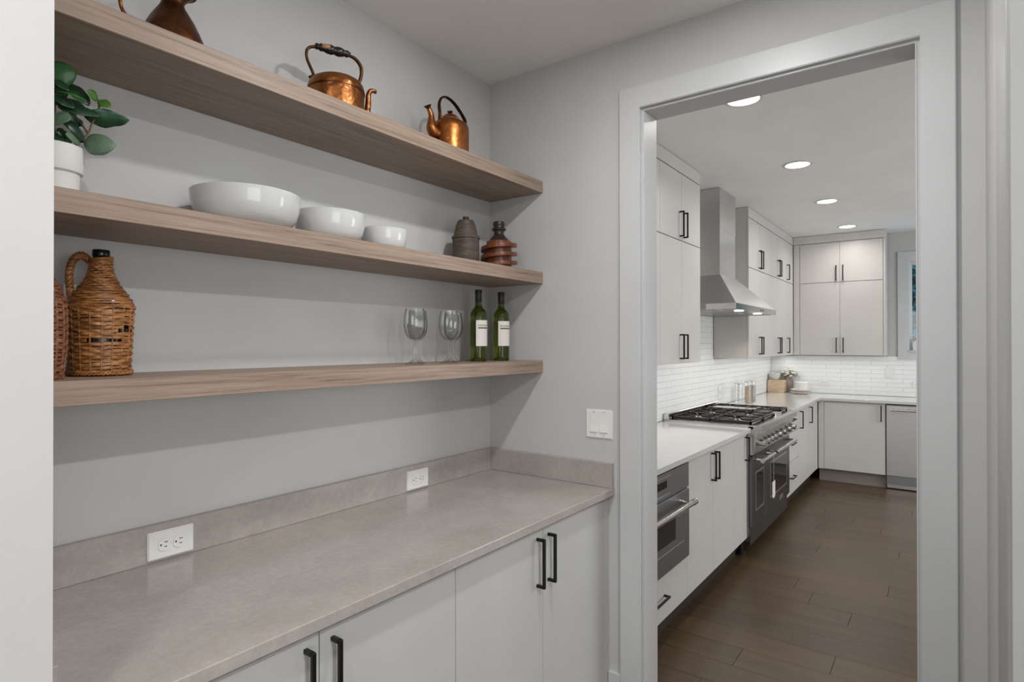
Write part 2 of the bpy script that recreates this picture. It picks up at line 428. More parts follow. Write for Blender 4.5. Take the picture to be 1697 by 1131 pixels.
# ------------------------------------------------------------------ backsplash tiles (pieces of the kitchen walls)
tm_cache = {}
def tile(par, p, L, rotz=0.0, hgt=0.0485):
    key = (round(L, 3), hgt)
    if key not in tm_cache:
        bm = B(0.0004, L-0.0004, -0.008, 0.0, 0.0004, hgt+0.0003, bev=0.0010)
        me = bpy.data.meshes.new('tile'); bm.to_mesh(me); bm.free(); me.materials.append(tile_mat); tm_cache[key] = me
    o = bpy.data.objects.new('tile', tm_cache[key]); COL.objects.link(o); o.parent = par
    o.location = p; o.rotation_euler = (random.uniform(-0.012, 0.012), 0, rotz+random.uniform(-0.004, 0.004))
TH = 0.0495; TL = 0.305
def tiles_left(x0, x1, z0, n, mask=None):
    for r in range(n):
        x = x0 - (TL*0.5 if r % 2 else 0)
        while x < x1-0.01:
            a, b = max(x, x0), min(x+TL, x1)
            if b-a > 0.02: tile(kl, (a, -0.002, z0+r*TH), round(b-a, 3))
            x += TL
tiles_left(0.62, 5.625, 0.917, 9)
tiles_left(2.045, 3.345, 0.917+9*TH, 8)
for r in range(9):
    y = -0.012 + (TL*0.5 if r % 2 else 0)
    while y > -2.75:
        a, b = min(y, -0.012), max(y-TL, -2.75)
        if a-b > 0.02: tile(kb, (XF-0.002, a, 0.917+r*TH), round(a-b, 3), rotz=-PI/2)
        y -= TL

# ------------------------------------------------------------------ window in the kitchen back wall
wn = structroot('window_1', (0, 0, 0))
for a in ((XF-0.02, XF, WY0+0.104, WY0-0.004, 1.327, 2.525), (XF-0.02, XF, WY1+0.004, WY1-0.104, 1.327, 2.525)):
    mk('window_casing', B(*a, bev=0.002), trim_white, wn)
mk('window_casing', B(XF-0.0195, XF, WY0+0.104, WY1-0.104, 2.416, 2.526, bev=0.002), trim_white, wn)
mk('window_casing', B(XF-0.0195, XF, WY0+0.104, WY1-0.104, 1.326, 1.425, bev=0.002), trim_white, wn)
mk('window_sill', B(XF-0.035, XF+0.06, WY0, WY1, 1.415, 1.432, bev=0.003), trim_white, wn)
fr = B(XF+0.05, XF+0.10, WY0, WY0-0.026, WZ0, WZ1); box(fr, XF+0.05, XF+0.10, WY1+0.03, WY1, WZ0, WZ1)
box(fr, XF+0.05, XF+0.10, WY0-0.026, WY1+0.03, 2.385, WZ1); box(fr, XF+0.05, XF+0.10, WY0-0.026, WY1+0.03, WZ0, 1.47)
mk('window_frame', fr, frame_dark, wn)
mk('pane', B(XF+0.07, XF+0.076, WY0-0.026, WY1+0.03, 1.47, 2.385), pane_glass, wn)
# foliage outside
tr = thing('garden_tree', 'teal dusk-lit leafy tree outside the kitchen window', 'tree', (8.0, -1.7, -0.4))
fb = bmesh.new()
for i in range(4200):
    c = Vector((random.uniform(-0.9, 0.7), random.uniform(-1.3, 1.3), random.uniform(1.0, 4.6)))
    L = random.uniform(0.05, 0.12); dr = Vector((random.uniform(-0.6, 0.6), random.uniform(-1, 1), random.uniform(-1, 0.3))).normalized()
    sd = dr.cross(Vector((random.random(), random.random(), random.random()))).normalized()*L*0.32
    nn = dr.cross(sd).normalized()*L*0.08
    vs = [fb.verts.new(p) for p in (c-dr*L*.5, c+sd+nn, c+dr*L*.5, c-sd+nn)]
    fb.faces.new(vs[:3]); fb.faces.new((vs[0], vs[2], vs[3]))
fo = mk('foliage', fb, teal_leaf, tr); fo['kind'] = 'stuff'
mk('trunk', tube(spline([(0, 0, 0), (0.04, 0.02, 1.6), (-0.03, 0.05, 3.2), (0, 0, 4.6)], 6), [0.12-0.004*i for i in range(19)], 10), bark, tr, smooth=60)
hb = B(8.75, 8.95, -5.5, 2.5, -0.4, 5.2)
tag(mk('garden_hedge', hb, simple('hedge_dark', '#06201f', 0.9, bumpy=(12, 1, 0.2), var=(9, 0.6))), 'dark hedge far behind the teal tree outside', 'hedge')
# small white gable ornament on the sill
orn = prism([(-1.475, 1.4325), (-1.565, 1.4325), (-1.565, 1.522), (-1.52, 1.562), (-1.475, 1.522)], 'x', XF+0.0, XF+0.04)
t = thing('house_ornament', 'small white gabled house ornament standing on the window sill', 'ornament', (XF+0.02, -1.52, 1.4325))
mk('body', orn, matte_ceramic, t, off=(-(XF+0.02), 1.52, -1.4325))
mk('roof', prism([(-1.466, 1.516), (-1.472, 1.523), (-1.52, 1.568), (-1.568, 1.523), (-1.574, 1.516), (-1.52, 1.5625)], 'x', XF-0.004, XF+0.044), kick_grey, t, off=(-(XF+0.02), 1.52, -1.4325))

def add_fill_window(name, c, w_, h_, rotz):  # invented out-of-view window: frame and glowing pane around an added fill light
    n = structroot(name, c); n.rotation_euler = (0, 0, rotz)
    for q in ((-w_/2-0.09, -w_/2, -h_/2-0.09, h_/2+0.09), (w_/2, w_/2+0.09, -h_/2-0.09, h_/2+0.09)):
        mk('window_casing', B(q[0], q[1], -0.02, 0.0, q[2], q[3], bev=0.002), trim_white, n)
    for q in ((-w_/2, w_/2, h_/2, h_/2+0.09), (-w_/2, w_/2, -h_/2-0.09, -h_/2), (-0.02, 0.02, -h_/2, h_/2)):
        mk('window_casing', B(q[0], q[1], -0.0195, 0.0, q[2], q[3], bev=0.002), trim_white, n)
    mk('pane', B(-w_/2, w_/2, -0.004, -0.001, -h_/2, h_/2), glow_pane, n)
glow_pane = emit('fill_glow_pane', (0.9, 0.95, 1.0), 0.5)  # glow added behind the fill lights
add_fill_window('fill_window_2', (-2.7, -4.999, 1.45), 2.4, 1.7, PI)
add_fill_window('fill_window_3', (2.9, -4.599, 1.35), 2.8, 1.5, PI)
add_fill_window('fill_window_4', (-4.099, -1.28, 1.45), 0.9, 1.7, PI/2)

# ------------------------------------------------------------------ cabinets
def uhandle(kind, a, b, L, yf, th=0.010, pr=0.034):
    """square bar pull; kind v: at x=a centre z=b; h: centre x=a at z=b. yf = door face"""
    bm = bmesh.new(); y0 = yf-pr
    if kind == 'v':
        box(bm, a-th/2, a+th/2, y0, y0+th, b-L/2, b+L/2, bev=0.0012)
        for z in (b-L/2, b+L/2-th): box(bm, a-th/2, a+th/2, y0+th*0.5, yf, z, z+th, bev=0.0008)
    else:
        box(bm, a-L/2, a+L/2, y0, y0+th, b-th/2, b+th/2, bev=0.0012)
        for x in (a-L/2, a+L/2-th): box(bm, x, x+th, y0+th*0.5, yf, b-th/2, b+th/2, bev=0.0008)
    return bm
DT = 0.019
def cabinet(name, label, loc, rotz, w, dep, z0, z1, fronts, mat, group=None, toe=None, crown=None, fill=(), cat='cabinet', top_open=None):
    """local frame: x along the front, front face of the carcass at y=0, door faces at y=-DT, back at y=dep"""
    t = thing(name, label, cat, (loc[0], loc[1], 0), rotz, group)
    mk('carcass', B(0.0006, w-0.0006, 0, dep, z0, z1), mat, t)
    for f in fronts:
        kind, x0, x1, a, b, h = f
        o = mk(kind, B(x0+0.0013, x1-0.0013, -DT, -0.001, a+0.0030, b-0.0030, bev=0.001), mat, t)
        if h: mk('handle', uhandle(h[0], h[1], h[2], h[3], -DT), black_metal, o)
    for (x0, x1, a, b, nm) in fill: mk(nm, B(x0+0.0006, x1-0.0006, -DT, -0.0005, a, b), mat, t)
    if toe: mk('toe_kick', B(0.001, w-0.001, toe[0], toe[0]+0.016, 0.0, z0), toe[1], t)
    if crown: mk('crown_panel', B(0.0006, w-0.0006, -DT, 0.001, crown[0]+0.004, crown[1]-0.001), mat, t)
    return t
YD = -0.629; YC = YD+DT          # door face and carcass front of the base units
BD = -YC-0.004                   # base carcass depth
def door(x0, x1, a, b, h=None): return ('door', x0, x1, a, b, h)
def drawer(x0, x1, a, b, h=None): return ('drawer', x0, x1, a, b, h)
HL = 0.168
# pantry base cabinets (three pairs of doors), world x of the seams
def pantry_pair(xa, xm, xb, label, fill=()):
    h = ('v', xm-xa-0.036, 0.763, HL); h2 = ('v', xm-xa+0.034, 0.763, HL)
    return cabinet('pantry_base_cabinet', label, (xa, YC), 0, xb-xa, BD, 0.105, 0.884,
                   [door(0, xm-xa, 0.105, 0.873, h), door(xm-xa, min(xb, -0.05)-xa, 0.105, 0.873, h2)], cab_paint,
                   group='light grey pantry base cabinets', toe=(0.05, cab_paint), fill=fill)
pantry_pair(-0.949, -0.499, -0.001, 'light grey pantry base cabinet ending at the wall with the light switch', fill=[(0.8995, 0.948, 0.105, 0.884, 'filler_strip')])
pantry_pair(XL+0.004, -1.402, -0.949, 'light grey pantry base cabinet beside the near white wall')

# ------------------------------------------------------------------ pantry counter and splashes
tag(mk('countertop', B(XL+0.0005, -0.0005, -0.656, -0.001, 0.8855, 0.915, bev=0.0025, seg=2), grey_quartz), 'polished taupe stone countertop over the pantry base cabinets', 'countertop')
t = thing('backsplash_upstand', 'low taupe stone upstand running behind the pantry countertop', 'backsplash', (-0.95, -0.01, 0.9152))
bo = (0.95, 0.01, -0.9152)
mk('back_strip', B(XL+0.0205, -0.0205, -0.020, -0.0005, 0.9152, 1.0166, bev=0.0015), grey_quartz, t, off=bo)
mk('end_strip', B(-0.020, -0.0005, -0.653, -0.0005, 0.9152, 1.0166, bev=0.0015), grey_quartz, t, off=bo)
mk('end_strip', B(XL+0.0005, XL+0.020, -0.653, -0.0005, 0.9152, 1.0166, bev=0.0015), grey_quartz, t, off=bo)

# ------------------------------------------------------------------ floating shelves
SH = {}
for nm, z, lab in (('top', 2.2373, 'topmost floating oak shelf, holding the copper kettles'), ('mid', 1.8298, 'middle floating oak shelf, holding the white bowls'), ('low', 1.4338, 'lowest floating oak shelf, holding the green bottles and glasses')):
    o = mk('floating_shelf', B(XL+0.001-(-0.95), -0.001+0.95, -0.1520, 0.1512, -0.0519, 0, bev=0.0012), shelf_wood, loc=(-0.95, -0.1522, z))
    tag(o, lab, 'shelf', 'floating oak shelves'); SH[nm] = z
    o.rotation_euler = (0, 0, 0)

# ------------------------------------------------------------------ sockets and switches
def rounded_rect(w, h, r, n=4):
    pts = []
    for cx, cy, a0 in ((w/2-r, h/2-r, 0), (-w/2+r, h/2-r, PI/2), (-w/2+r, -h/2+r, PI), (w/2-r, -h/2+r, 1.5*PI)):
        for k in range(n+1):
            a = a0+PI/2*k/n; pts.append((cx+r*math.cos(a), cy+r*math.sin(a)))
    return pts
def plate_bm(w, h, th=0.006):
    bm = prism(rounded_rect(w, h, 0.004), 'y', 0, -th)
    es = [e for e in bm.edges if all(abs(v.co.y+th) < 1e-6 for v in e.verts)]
    bmesh.ops.bevel(bm, geom=es, offset=0.003, segments=2, affect='EDGES'); return bm
def outlet(label, loc, rotz=0.0, w=0.120, h=0.076, group=None):
    t = thing('wall_outlet', label, 'outlet', loc, rotz, group)
    mk('cover_plate', plate_bm(w, h), white_plastic, t, smooth=30)
    for sx in (-0.0195, 0.0195):
        pts = []
        for k in range(24):                              # duplex face: circle cut flat on two sides
            a = 2*PI*k/24; pts.append((max(-0.0145, min(0.0145, 0.0175*math.cos(a)))+sx, 0.0172*math.sin(a)))
        r = mk('receptacle', prism(pts, 'y', -0.0055, -0.0085), white_plastic, t)
        for dz, L in ((0.0063, 0.0085), (-0.0063, 0.007)):
            mk('slot', B(sx+0.0005, sx+0.0005+L, -0.0088, -0.0080, dz-0.0011, dz+0.0011), slot_black, r)
        mk('ground_hole', tube([(sx-0.0085, -0.0088, 0), (sx-0.0085, -0.0080, 0)], 0.0025, 10), slot_black, r)
    mk('screw', tube([(0, -0.0055, 0), (0, -0.0072, 0)], 0.0024, 10), white_plastic, t)
    return t
outlet('white outlet on the pantry upstand, nearer one at the left', (-1.4495, -0.0205, 0.961), group='pantry outlets')
outlet('white outlet on the pantry upstand, farther one below the wine glasses', (-0.5025, -0.0205, 0.960), group='pantry outlets')
outlet('white outlet on the tiled wall beyond the range', (3.52, -0.0112, 1.045), w=0.076, h=0.118)
outlet('white outlet on the tiled back wall right of the plates', (XF-0.0112, -0.602, 1.051), -PI/2)
outlet('white outlet on the tiled back wall at the doorway edge', (XF-0.0112, -1.53, 1.059), -PI/2)
def switch(label, loc, rotz, gangs):
    w = 0.072+0.046*(gangs-1)+0.004
    t = thing('light_switch', label, 'switch', loc, rotz)
    mk('cover_plate', plate_bm(w, 0.119), white_plastic, t, smooth=30)
    for g in range(gangs):
        x = (g-(gangs-1)/2)*0.046
        rk = prism([(-0.0055, -0.034), (-0.0110, -0.034), (-0.0068, 0.0), (-0.0062, 0.034), (-0.0055, 0.034)], 'x', x-0.0165, x+0.0165)
        mk('rocker', rk, white_plastic, t)
        fb_ = bmesh.new()
        for (a, b, c_, d_) in ((-0.0185, -0.0168, -0.036, 0.036), (0.0168, 0.0185, -0.036, 0.036), (-0.0185, 0.0185, 0.0345, 0.036), (-0.0185, 0.0185, -0.036, -0.0345)):
            box(fb_, x+a, x+b, -0.0066, -0.0055, c_, d_)
        mk('rocker_surround', fb_, white_plastic, t)
        for z in (0.049, -0.049): mk('screw', tube([(x, -0.0055, z), (x, -0.0068, z)], 0.0022, 8), kick_grey, t)
    return t
switch('white double rocker light switch beside the doorway', (-0.0003, -0.586, 1.1735), -PI/2, 2)
switch('white single rocker switch on the tiled back wall', (XF-0.0112, -1.258, 1.178), -PI/2, 1)

# ------------------------------------------------------------------ kitchen base run
KB = dict(mat=kcab_paint)
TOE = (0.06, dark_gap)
Z0, Z1 = 0.139, 0.873
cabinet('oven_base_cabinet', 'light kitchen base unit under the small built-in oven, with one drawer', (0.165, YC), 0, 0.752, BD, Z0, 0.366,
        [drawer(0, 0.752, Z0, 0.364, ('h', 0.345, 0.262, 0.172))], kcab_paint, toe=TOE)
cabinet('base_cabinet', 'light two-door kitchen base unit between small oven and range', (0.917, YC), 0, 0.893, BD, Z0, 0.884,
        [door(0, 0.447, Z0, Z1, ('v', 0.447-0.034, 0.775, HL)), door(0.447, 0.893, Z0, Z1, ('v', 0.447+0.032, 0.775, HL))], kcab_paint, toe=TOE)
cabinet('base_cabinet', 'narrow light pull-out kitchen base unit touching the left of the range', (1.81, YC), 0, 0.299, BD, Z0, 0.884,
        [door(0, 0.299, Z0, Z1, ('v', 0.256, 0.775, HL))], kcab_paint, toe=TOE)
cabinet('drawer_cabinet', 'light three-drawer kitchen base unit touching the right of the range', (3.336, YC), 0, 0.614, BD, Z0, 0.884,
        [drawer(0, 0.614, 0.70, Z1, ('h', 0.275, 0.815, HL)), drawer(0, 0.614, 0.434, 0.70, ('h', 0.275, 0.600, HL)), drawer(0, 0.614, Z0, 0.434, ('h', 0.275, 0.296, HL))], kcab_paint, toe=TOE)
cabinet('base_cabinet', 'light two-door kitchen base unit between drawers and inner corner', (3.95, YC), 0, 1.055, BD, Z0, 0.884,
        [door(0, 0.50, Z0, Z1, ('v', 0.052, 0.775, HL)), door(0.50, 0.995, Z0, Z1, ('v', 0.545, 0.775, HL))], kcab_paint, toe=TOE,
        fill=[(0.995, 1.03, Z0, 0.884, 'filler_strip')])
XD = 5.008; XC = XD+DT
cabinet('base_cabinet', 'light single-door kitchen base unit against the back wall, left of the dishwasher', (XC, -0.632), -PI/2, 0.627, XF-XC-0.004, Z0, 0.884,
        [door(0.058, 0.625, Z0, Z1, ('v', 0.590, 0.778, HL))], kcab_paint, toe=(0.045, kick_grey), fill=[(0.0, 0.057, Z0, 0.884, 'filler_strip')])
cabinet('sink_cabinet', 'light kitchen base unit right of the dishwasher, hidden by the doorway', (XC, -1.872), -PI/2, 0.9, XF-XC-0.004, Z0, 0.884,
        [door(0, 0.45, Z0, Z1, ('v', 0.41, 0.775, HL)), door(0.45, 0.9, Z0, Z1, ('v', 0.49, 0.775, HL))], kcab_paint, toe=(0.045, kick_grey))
# quartz tops
tag(mk('countertop', B(0.14, 2.110, -0.6590, -0.012, 0.8855, 0.915, bev=0.002), quartz_white), 'white quartz counter with grey edge over the small built-in oven', 'countertop')
lb = prism([(3.3345, -0.012), (3.3345, -0.6590), (4.978, -0.6590), (4.978, -2.775), (XF-0.011, -2.775), (XF-0.011, -0.012)], 'z', 0.8855, 0.915)
bmesh.ops.bevel(lb, geom=list(lb.edges), offset=0.002, segments=1, affect='EDGES')
tag(mk('countertop', lb, quartz_white), 'white quartz L-shaped counter in the far kitchen corner', 'countertop')

# ------------------------------------------------------------------ wall cabinets
YU = -0.328+DT; UD = -YU-0.012
ZB, ZM, ZS = 1.375, 2.202, 2.656
HU, HLZ = 2.310, 1.489
def upper_pair(x0, xm, x1, label, group='kitchen wall cabinets'):
    a = xm-x0; w_ = x1-x0
    return cabinet('wall_cabinet', label, (x0, YU), 0, w_, UD, ZB, H-0.003,
        [door(0, a, ZM, ZS, ('v', a-0.036, HU, 0.172)), door(a, w_, ZM, ZS, ('v', a+0.036, HU, 0.172)),
         door(0, a, ZB, ZM, ('v', a-0.036, HLZ, 0.168)), door(a, w_, ZB, ZM, ('v', a+0.036, HLZ, 0.168))], kcab_paint, group=group, crown=(ZS, H-0.003))
upper_pair(0.535, 0.912, 1.288, 'light kitchen wall cabinet behind the doorway edge')
upper_pair(1.288, 1.664, 2.037, 'light kitchen wall cabinet immediately left of the steel hood')
upper_pair(3.35, 3.741, 4.134, 'light kitchen wall cabinet immediately right of the steel hood')
upper_pair(4.134, 4.526, 4.918, 'light kitchen wall cabinet second to the right of the hood')
XU = XF-0.328
cabinet('wall_cabinet', 'light kitchen wall cabinet with single handles, in the inner corner', (4.918, YU), 0, XU-0.022-4.918+0.02, UD, ZB, H-0.003,
        [door(0, 0.368, ZM, ZS, ('v', 0.036, HU, 0.172)), door(0, 0.368, ZB, ZM, ('v', 0.036, HLZ, 0.168))], kcab_paint, group='kitchen wall cabinets', crown=(ZS, H-0.003))
cabinet('wall_cabinet', 'light four-door kitchen wall cabinet on the back wall, left of the window', (XU+DT, -0.3305), -PI/2, 0.912, 0.328-DT-0.012, ZB, H-0.003,
        [door(0.068, 0.478, ZM, ZS, ('v', 0.443, HU-0.006, 0.172)), door(0.478, 0.890, ZM, ZS, ('v', 0.511, HU-0.006, 0.172)),
         door(0.068, 0.478, ZB, ZM, ('v', 0.443, HLZ, 0.168)), door(0.478, 0.890, ZB, ZM, ('v', 0.511, HLZ, 0.168))], kcab_paint, group='kitchen wall cabinets',
        crown=(ZS, H-0.003), fill=[(0, 0.066, ZB, ZS, 'filler_strip'), (0.892, 0.912, ZB, ZS, 'end_panel')])

# ------------------------------------------------------------------ range hood
HX0, HX1, HY = 2.10, 3.33, -0.562
CX0, CX1, CY = 2.52, 2.945, -0.322
t = thing('range_hood', 'stainless steel chimney range hood above the range', 'range hood', (2.72, -0.014, 1.758))
ho = (-2.72, 0.014, -1.758)
mk('chimney', B(CX0, CX1, CY, -0.014, 2.053, 2.42), steel_h, t, off=ho)
mk('chimney_cover', B(CX0-0.002, CX1+0.002, CY-0.002, -0.014, 2.42, H-0.002), steel_h, t, off=ho)
bm = bmesh.new()
lo = [(HX0, HY, 1.80), (HX1, HY, 1.80), (HX1, -0.014, 1.80), (HX0, -0.014, 1.80)]
hi = [(CX0-0.004, CY-0.004, 2.056), (CX1+0.004, CY-0.004, 2.056), (CX1+0.004, -0.014, 2.056), (CX0-0.004, -0.014, 2.056)]
a = [bm.verts.new(p) for p in lo]; b = [bm.verts.new(p) for p in hi]
for i in range(4): bm.faces.new((a[i], a[(i+1) % 4], b[(i+1) % 4], b[i]))
bm.faces.new(b); bm.faces.new(a[::-1])
bmesh.ops.recalc_face_normals(bm, faces=bm.faces)
mk('canopy', bm, steel_h, t, off=ho)
lipb = bmesh.new()
box(lipb, HX0, HX1, HY-0.001, HY+0.012, 1.758, 1.800); box(lipb, HX0, HX0+0.012, HY+0.012, -0.014, 1.758, 1.80); box(lipb, HX1-0.012, HX1, HY+0.012, -0.014, 1.758, 1.80)
mk('lip_band', lipb, steel_sh, t, off=ho)
mk('underside_panel', B(HX0+0.012, HX1-0.012, HY+0.012, -0.014, 1.763, 1.775), steel_dk, t, off=ho)
for i in range(3):
    bm = bmesh.new(); x0 = HX0+0.06+i*0.375
    for k in range(9): box(bm, x0+k*0.04, x0+k*0.04+0.024, -0.40, -0.06, 1.757, 1.7635)
    mk('baffle_filter', bm, steel_h, t, off=ho)
for x in (2.44, 2.99):
    mk('hood_light', lathe([(0, 1.7565), (0.032, 1.7565), (0.036, 1.7632), (0, 1.7632)], 20, c=(x, -0.49, 0)), hood_lens, t, off=ho)
for x in (2.80, 2.84, 2.88):
    mk('control_button', tube([(x, HY-0.001, 1.779), (x, HY-0.006, 1.779)], 0.008, 10), steel_sh, t, off=ho)

# ------------------------------------------------------------------ range (48 inch, two ovens)
RX0, RX1 = 2.1155, 3.330
RW = RX1-RX0
t = thing('gas_range', 'wide stainless double-oven gas range under the hood', 'range', (RX0, 0, 0)); ro = (-RX0, 0, 0)
mk('body', B(RX0, RX1, -0.638, -0.015, 0.115, 0.905), steel_dk, t, off=ro)
mk('cooktop', B(RX0, RX1, -0.675, -0.015, 0.905, 0.928, bev=0.003), steel_h, t, off=ro)
mk('back_guard', B(RX0, RX1, -0.060, -0.014, 0.928, 0.975, bev=0.004), steel_sh, t, off=ro)
bn = prism([(-0.64, 0.880), (-0.722, 0.880), (-0.728, 0.890), (-0.728, 0.925), (-0.720, 0.935), (-0.66, 0.935), (-0.64, 0.930)], 'x', RX0, RX1)
mk('bullnose', bn, steel_sh, t, smooth=30, off=ro)
cp = prism([(-0.638, 0.880), (-0.700, 0.880), (-0.672, 0.725), (-0.638, 0.725)], 'x', RX0, RX1)
pan = mk('control_panel', cp, steel_h, t, off=ro)
for x in (2.185, 2.315, 2.425, 2.535, 2.685, 2.84, 3.02, 3.19):
    kb_ = tube([(x, -0.688, 0.812), (x, -0.700, 0.811)], 0.028, 20); tube([(x, -0.700, 0.811), (x, -0.742, 0.806)], [0.023, 0.021], 20, kb_)
    box(kb_, x-0.005, x+0.005, -0.750, -0.70, 0.788, 0.826, bev=0.001)
    mk('knob', kb_, steel_sh, t, smooth=35, off=ro)
split = 2.50
for nm, x0, x1, wx0, wx1, wz0, wz1, hx0, hx1 in (('oven_door', RX0+0.004, split-0.002, 2.20, 2.415, 0.33, 0.585, 2.14, 2.495), ('oven_door', split+0.002, RX1-0.004, 2.64, 3.20, 0.33, 0.585, 2.55, 3.29)):
    o = mk(nm, B(x0, x1, -0.668, -0.640, 0.215, 0.715, bev=0.003), range_steel, t, off=ro)
    mk('oven_window', B(wx0, wx1, -0.6695, -0.667, wz0, wz1), oven_glass, o, off=ro)
    fb_ = bmesh.new()
    for q in ((wx0-0.012, wx1+0.012, wz1, wz1+0.012), (wx0-0.012, wx1+0.012, wz0-0.012, wz0), (wx0-0.012, wx0, wz0, wz1), (wx1, wx1+0.012, wz0, wz1)):
        box(fb_, q[0], q[1], -0.6710, -0.667, q[2], q[3])
    mk('window_bezel', fb_, steel_h, o, off=ro)
    hb_ = tube([(hx0, -0.728, 0.688), (hx1, -0.728, 0.688)], 0.015, 14)
    for x in (hx0+0.03, hx1-0.03): tube([(x, -0.728, 0.688), (x, -0.667, 0.688)], 0.010, 10, hb_)
    mk('handle', hb_, steel_sh, o, smooth=35, off=ro)
mk('badge', B(2.95, 3.06, -0.6715, -0.668, 0.236, 0.268, bev=0.001), steel_h, t, off=ro)
mk('kick_panel', B(RX0+0.005, RX1-0.005, -0.648, -0.625, 0.085, 0.212), range_steel, t, off=ro)
for x in (RX0+0.06, RX1-0.06):
    for y in (-0.57, -0.08): mk('foot', lathe([(0, 0), (0.028, 0), (0.028, 0.02), (0.014, 0.03), (0.014, 0.115), (0, 0.115)], 14, c=(x, y, 0)), slot_black, t, smooth=40, off=ro)
def grate(x0, x1, burners):
    bm = bmesh.new(); zt, th = 0.958, 0.012; y0, y1 = -0.655, -0.075
    for y in (y0, (y0+y1)/2-0.006, y1-th): box(bm, x0, x1, y, y+th, zt-0.014, zt)
    for x in (x0, x1-th): box(bm, x, x+th, y0, y1, zt-0.024, zt)
    for cy in burners:
        cx = (x0+x1)/2
        for k in range(8):
            a = PI/8+k*PI/4; dx, dy = math.cos(a), math.sin(a)
            sx = ((x1-x0)/2-0.008)/abs(dx) if abs(dx) > 1e-3 else 9; sy = 0.135/abs(dy) if abs(dy) > 1e-3 else 9
            e = min(sx, sy); tube([(cx+dx*0.035, cy+dy*0.035, zt-0.006), (cx+dx*e, cy+dy*e, zt-0.006)], 0.0065, 6, bm)
    for x in (x0+0.006, x1-0.006):
        for y in (y0+0.006, y1-0.006): box(bm, x-0.006, x+0.006, y-0.006, y+0.006, 0.928, zt-0.01)
    return bm
for gx0, gx1 in ((2.135, 2.472), (2.478, 2.805), (3.065, 3.310)):
    g = mk('grate', grate(gx0, gx1, (-0.51, -0.22)), cast_iron, t, off=ro)
    for cy in (-0.51, -0.22):
        bc = lathe([(0, 0.928), (0.052, 0.928), (0.052, 0.936), (0.036, 0.940), (0.036, 0.948), (0.012, 0.950), (0, 0.950)], 20, c=((gx0+gx1)/2, cy, 0))
        mk('burner_cap', bc, steel_h, t, smooth=35, off=ro)
gb = B(2.815, 3.055, -0.60, -0.09, 0.928, 0.952, bev=0.003)
mk('griddle_frame', gb, cast_iron, t, off=ro)
cv = B(2.818, 3.052, -0.50, -0.13, 0.952, 0.962, bev=0.003); box(cv, 2.818, 3.052, -0.50, -0.488, 0.962, 0.972); box(cv, 2.818, 2.83, -0.50, -0.13, 0.962, 0.972)
mk('griddle_plate', cv, steel_sh, t, off=ro)
mk('grease_tray', B(2.83, 3.04, -0.665, -0.61, 0.930, 0.948, bev=0.003), steel_sh, t, off=ro)
# white card hanging from the oven handle
tg = thing('hang_tag', 'white card tag hanging by a string from the oven handle', 'tag', (2.385, -0.7465, 0.40))
tp = [(-0.042, 0.0), (-0.022, -0.016), (0.022, -0.016), (0.042, 0.0), (0.042, 0.105), (-0.042, 0.105)]
mk('card', prism(tp, 'y', -0.001, 0.001), card_paper, tg)
mk('string', tube([(0, 0, 0.10), (0, 0, 0.288)], 0.0010, 6), card_paper, tg)

# ------------------------------------------------------------------ small built-in oven
t = thing('built_in_oven', 'small built-in stainless oven below the white counter by the doorway', 'oven', (0.168, 0, 0)); oo = (-0.168, 0, 0)
OX0, OX1 = 0.168, 0.915
mk('body', B(OX0, OX1, -0.628, -0.06, 0.370, 0.870), steel_dk, t, off=oo)
mk('control_panel', B(OX0, OX1, -0.640, -0.629, 0.744, 0.871, bev=0.001), steel_dk, t, off=oo)
bz = bmesh.new()
for q in ((0.30, 0.652, 0.848, 0.852), (0.30, 0.652, 0.759, 0.763), (0.648, 0.652, 0.763, 0.848), (0.30, 0.304, 0.763, 0.848)): box(bz, q[0], q[1], -0.6425, -0.639, q[2], q[3])
mk('display_bezel', bz, steel_h, t, off=oo)
mk('display', B(0.36, 0.602, -0.6415, -0.639, 0.795, 0.832), display_black, t, off=oo)
o = mk('oven_door', B(OX0, OX1, -0.642, -0.629, 0.371, 0.733, bev=0.0015), steel_dk, t, off=oo)
bz = bmesh.new()
for q in ((0.20, 0.842, 0.655, 0.658), (0.20, 0.842, 0.470, 0.473), (0.839, 0.842, 0.473, 0.655), (0.20, 0.203, 0.473, 0.655)): box(bz, q[0], q[1], -0.6440, -0.641, q[2], q[3])
mk('window_bezel', bz, steel_h, o, off=oo)
mk('oven_window', B(0.33, 0.712, -0.6435, -0.641, 0.512, 0.628), oven_glass, o, off=oo)
hb_ = tube([(0.24, -0.700, 0.685), (0.81, -0.700, 0.685)], 0.0145, 16); tube([(0.81, -0.700, 0.685), (0.845, -0.700, 0.685)], 0.0165, 16, hb_); tube([(0.205, -0.700, 0.685), (0.24, -0.700, 0.685)], 0.0165, 16, hb_)
for x in (0.27, 0.78): tube([(x, -0.700, 0.685), (x, -0.641, 0.690)], 0.009, 10, hb_)
mk('handle', hb_, steel_sh, o, smooth=35, off=oo)

# ------------------------------------------------------------------ dishwasher (front faces -x)
t = thing('dishwasher', 'stainless dishwasher under the far counter at the doorway edge', 'dishwasher', (XD, -1.263, 0), -PI/2)
mk('tub', B(0.003, 0.603, 0.012, 0.58, 0.05, 0.872), steel_dk, t)
o = mk('door', B(0.004, 0.602, -0.010, 0.011, 0.145, 0.868, bev=0.003), steel_lt, t)
hb_ = tube([(0.045, -0.052, 0.826), (0.56, -0.052, 0.826)], 0.011, 14)
for x in (0.055, 0.55): tube([(x, -0.052, 0.826), (x, -0.009, 0.826)], 0.013, 12, hb_)
mk('handle', hb_, steel_sh, o, smooth=35)
mk('kick_panel', B(0.006, 0.60, 0.028, 0.045, 0.012, 0.140), steel_h, t)
mk('screw', tube([(0.05, 0.0285, 0.075), (0.05, 0.024, 0.075)], 0.006, 10), steel_sh, t)

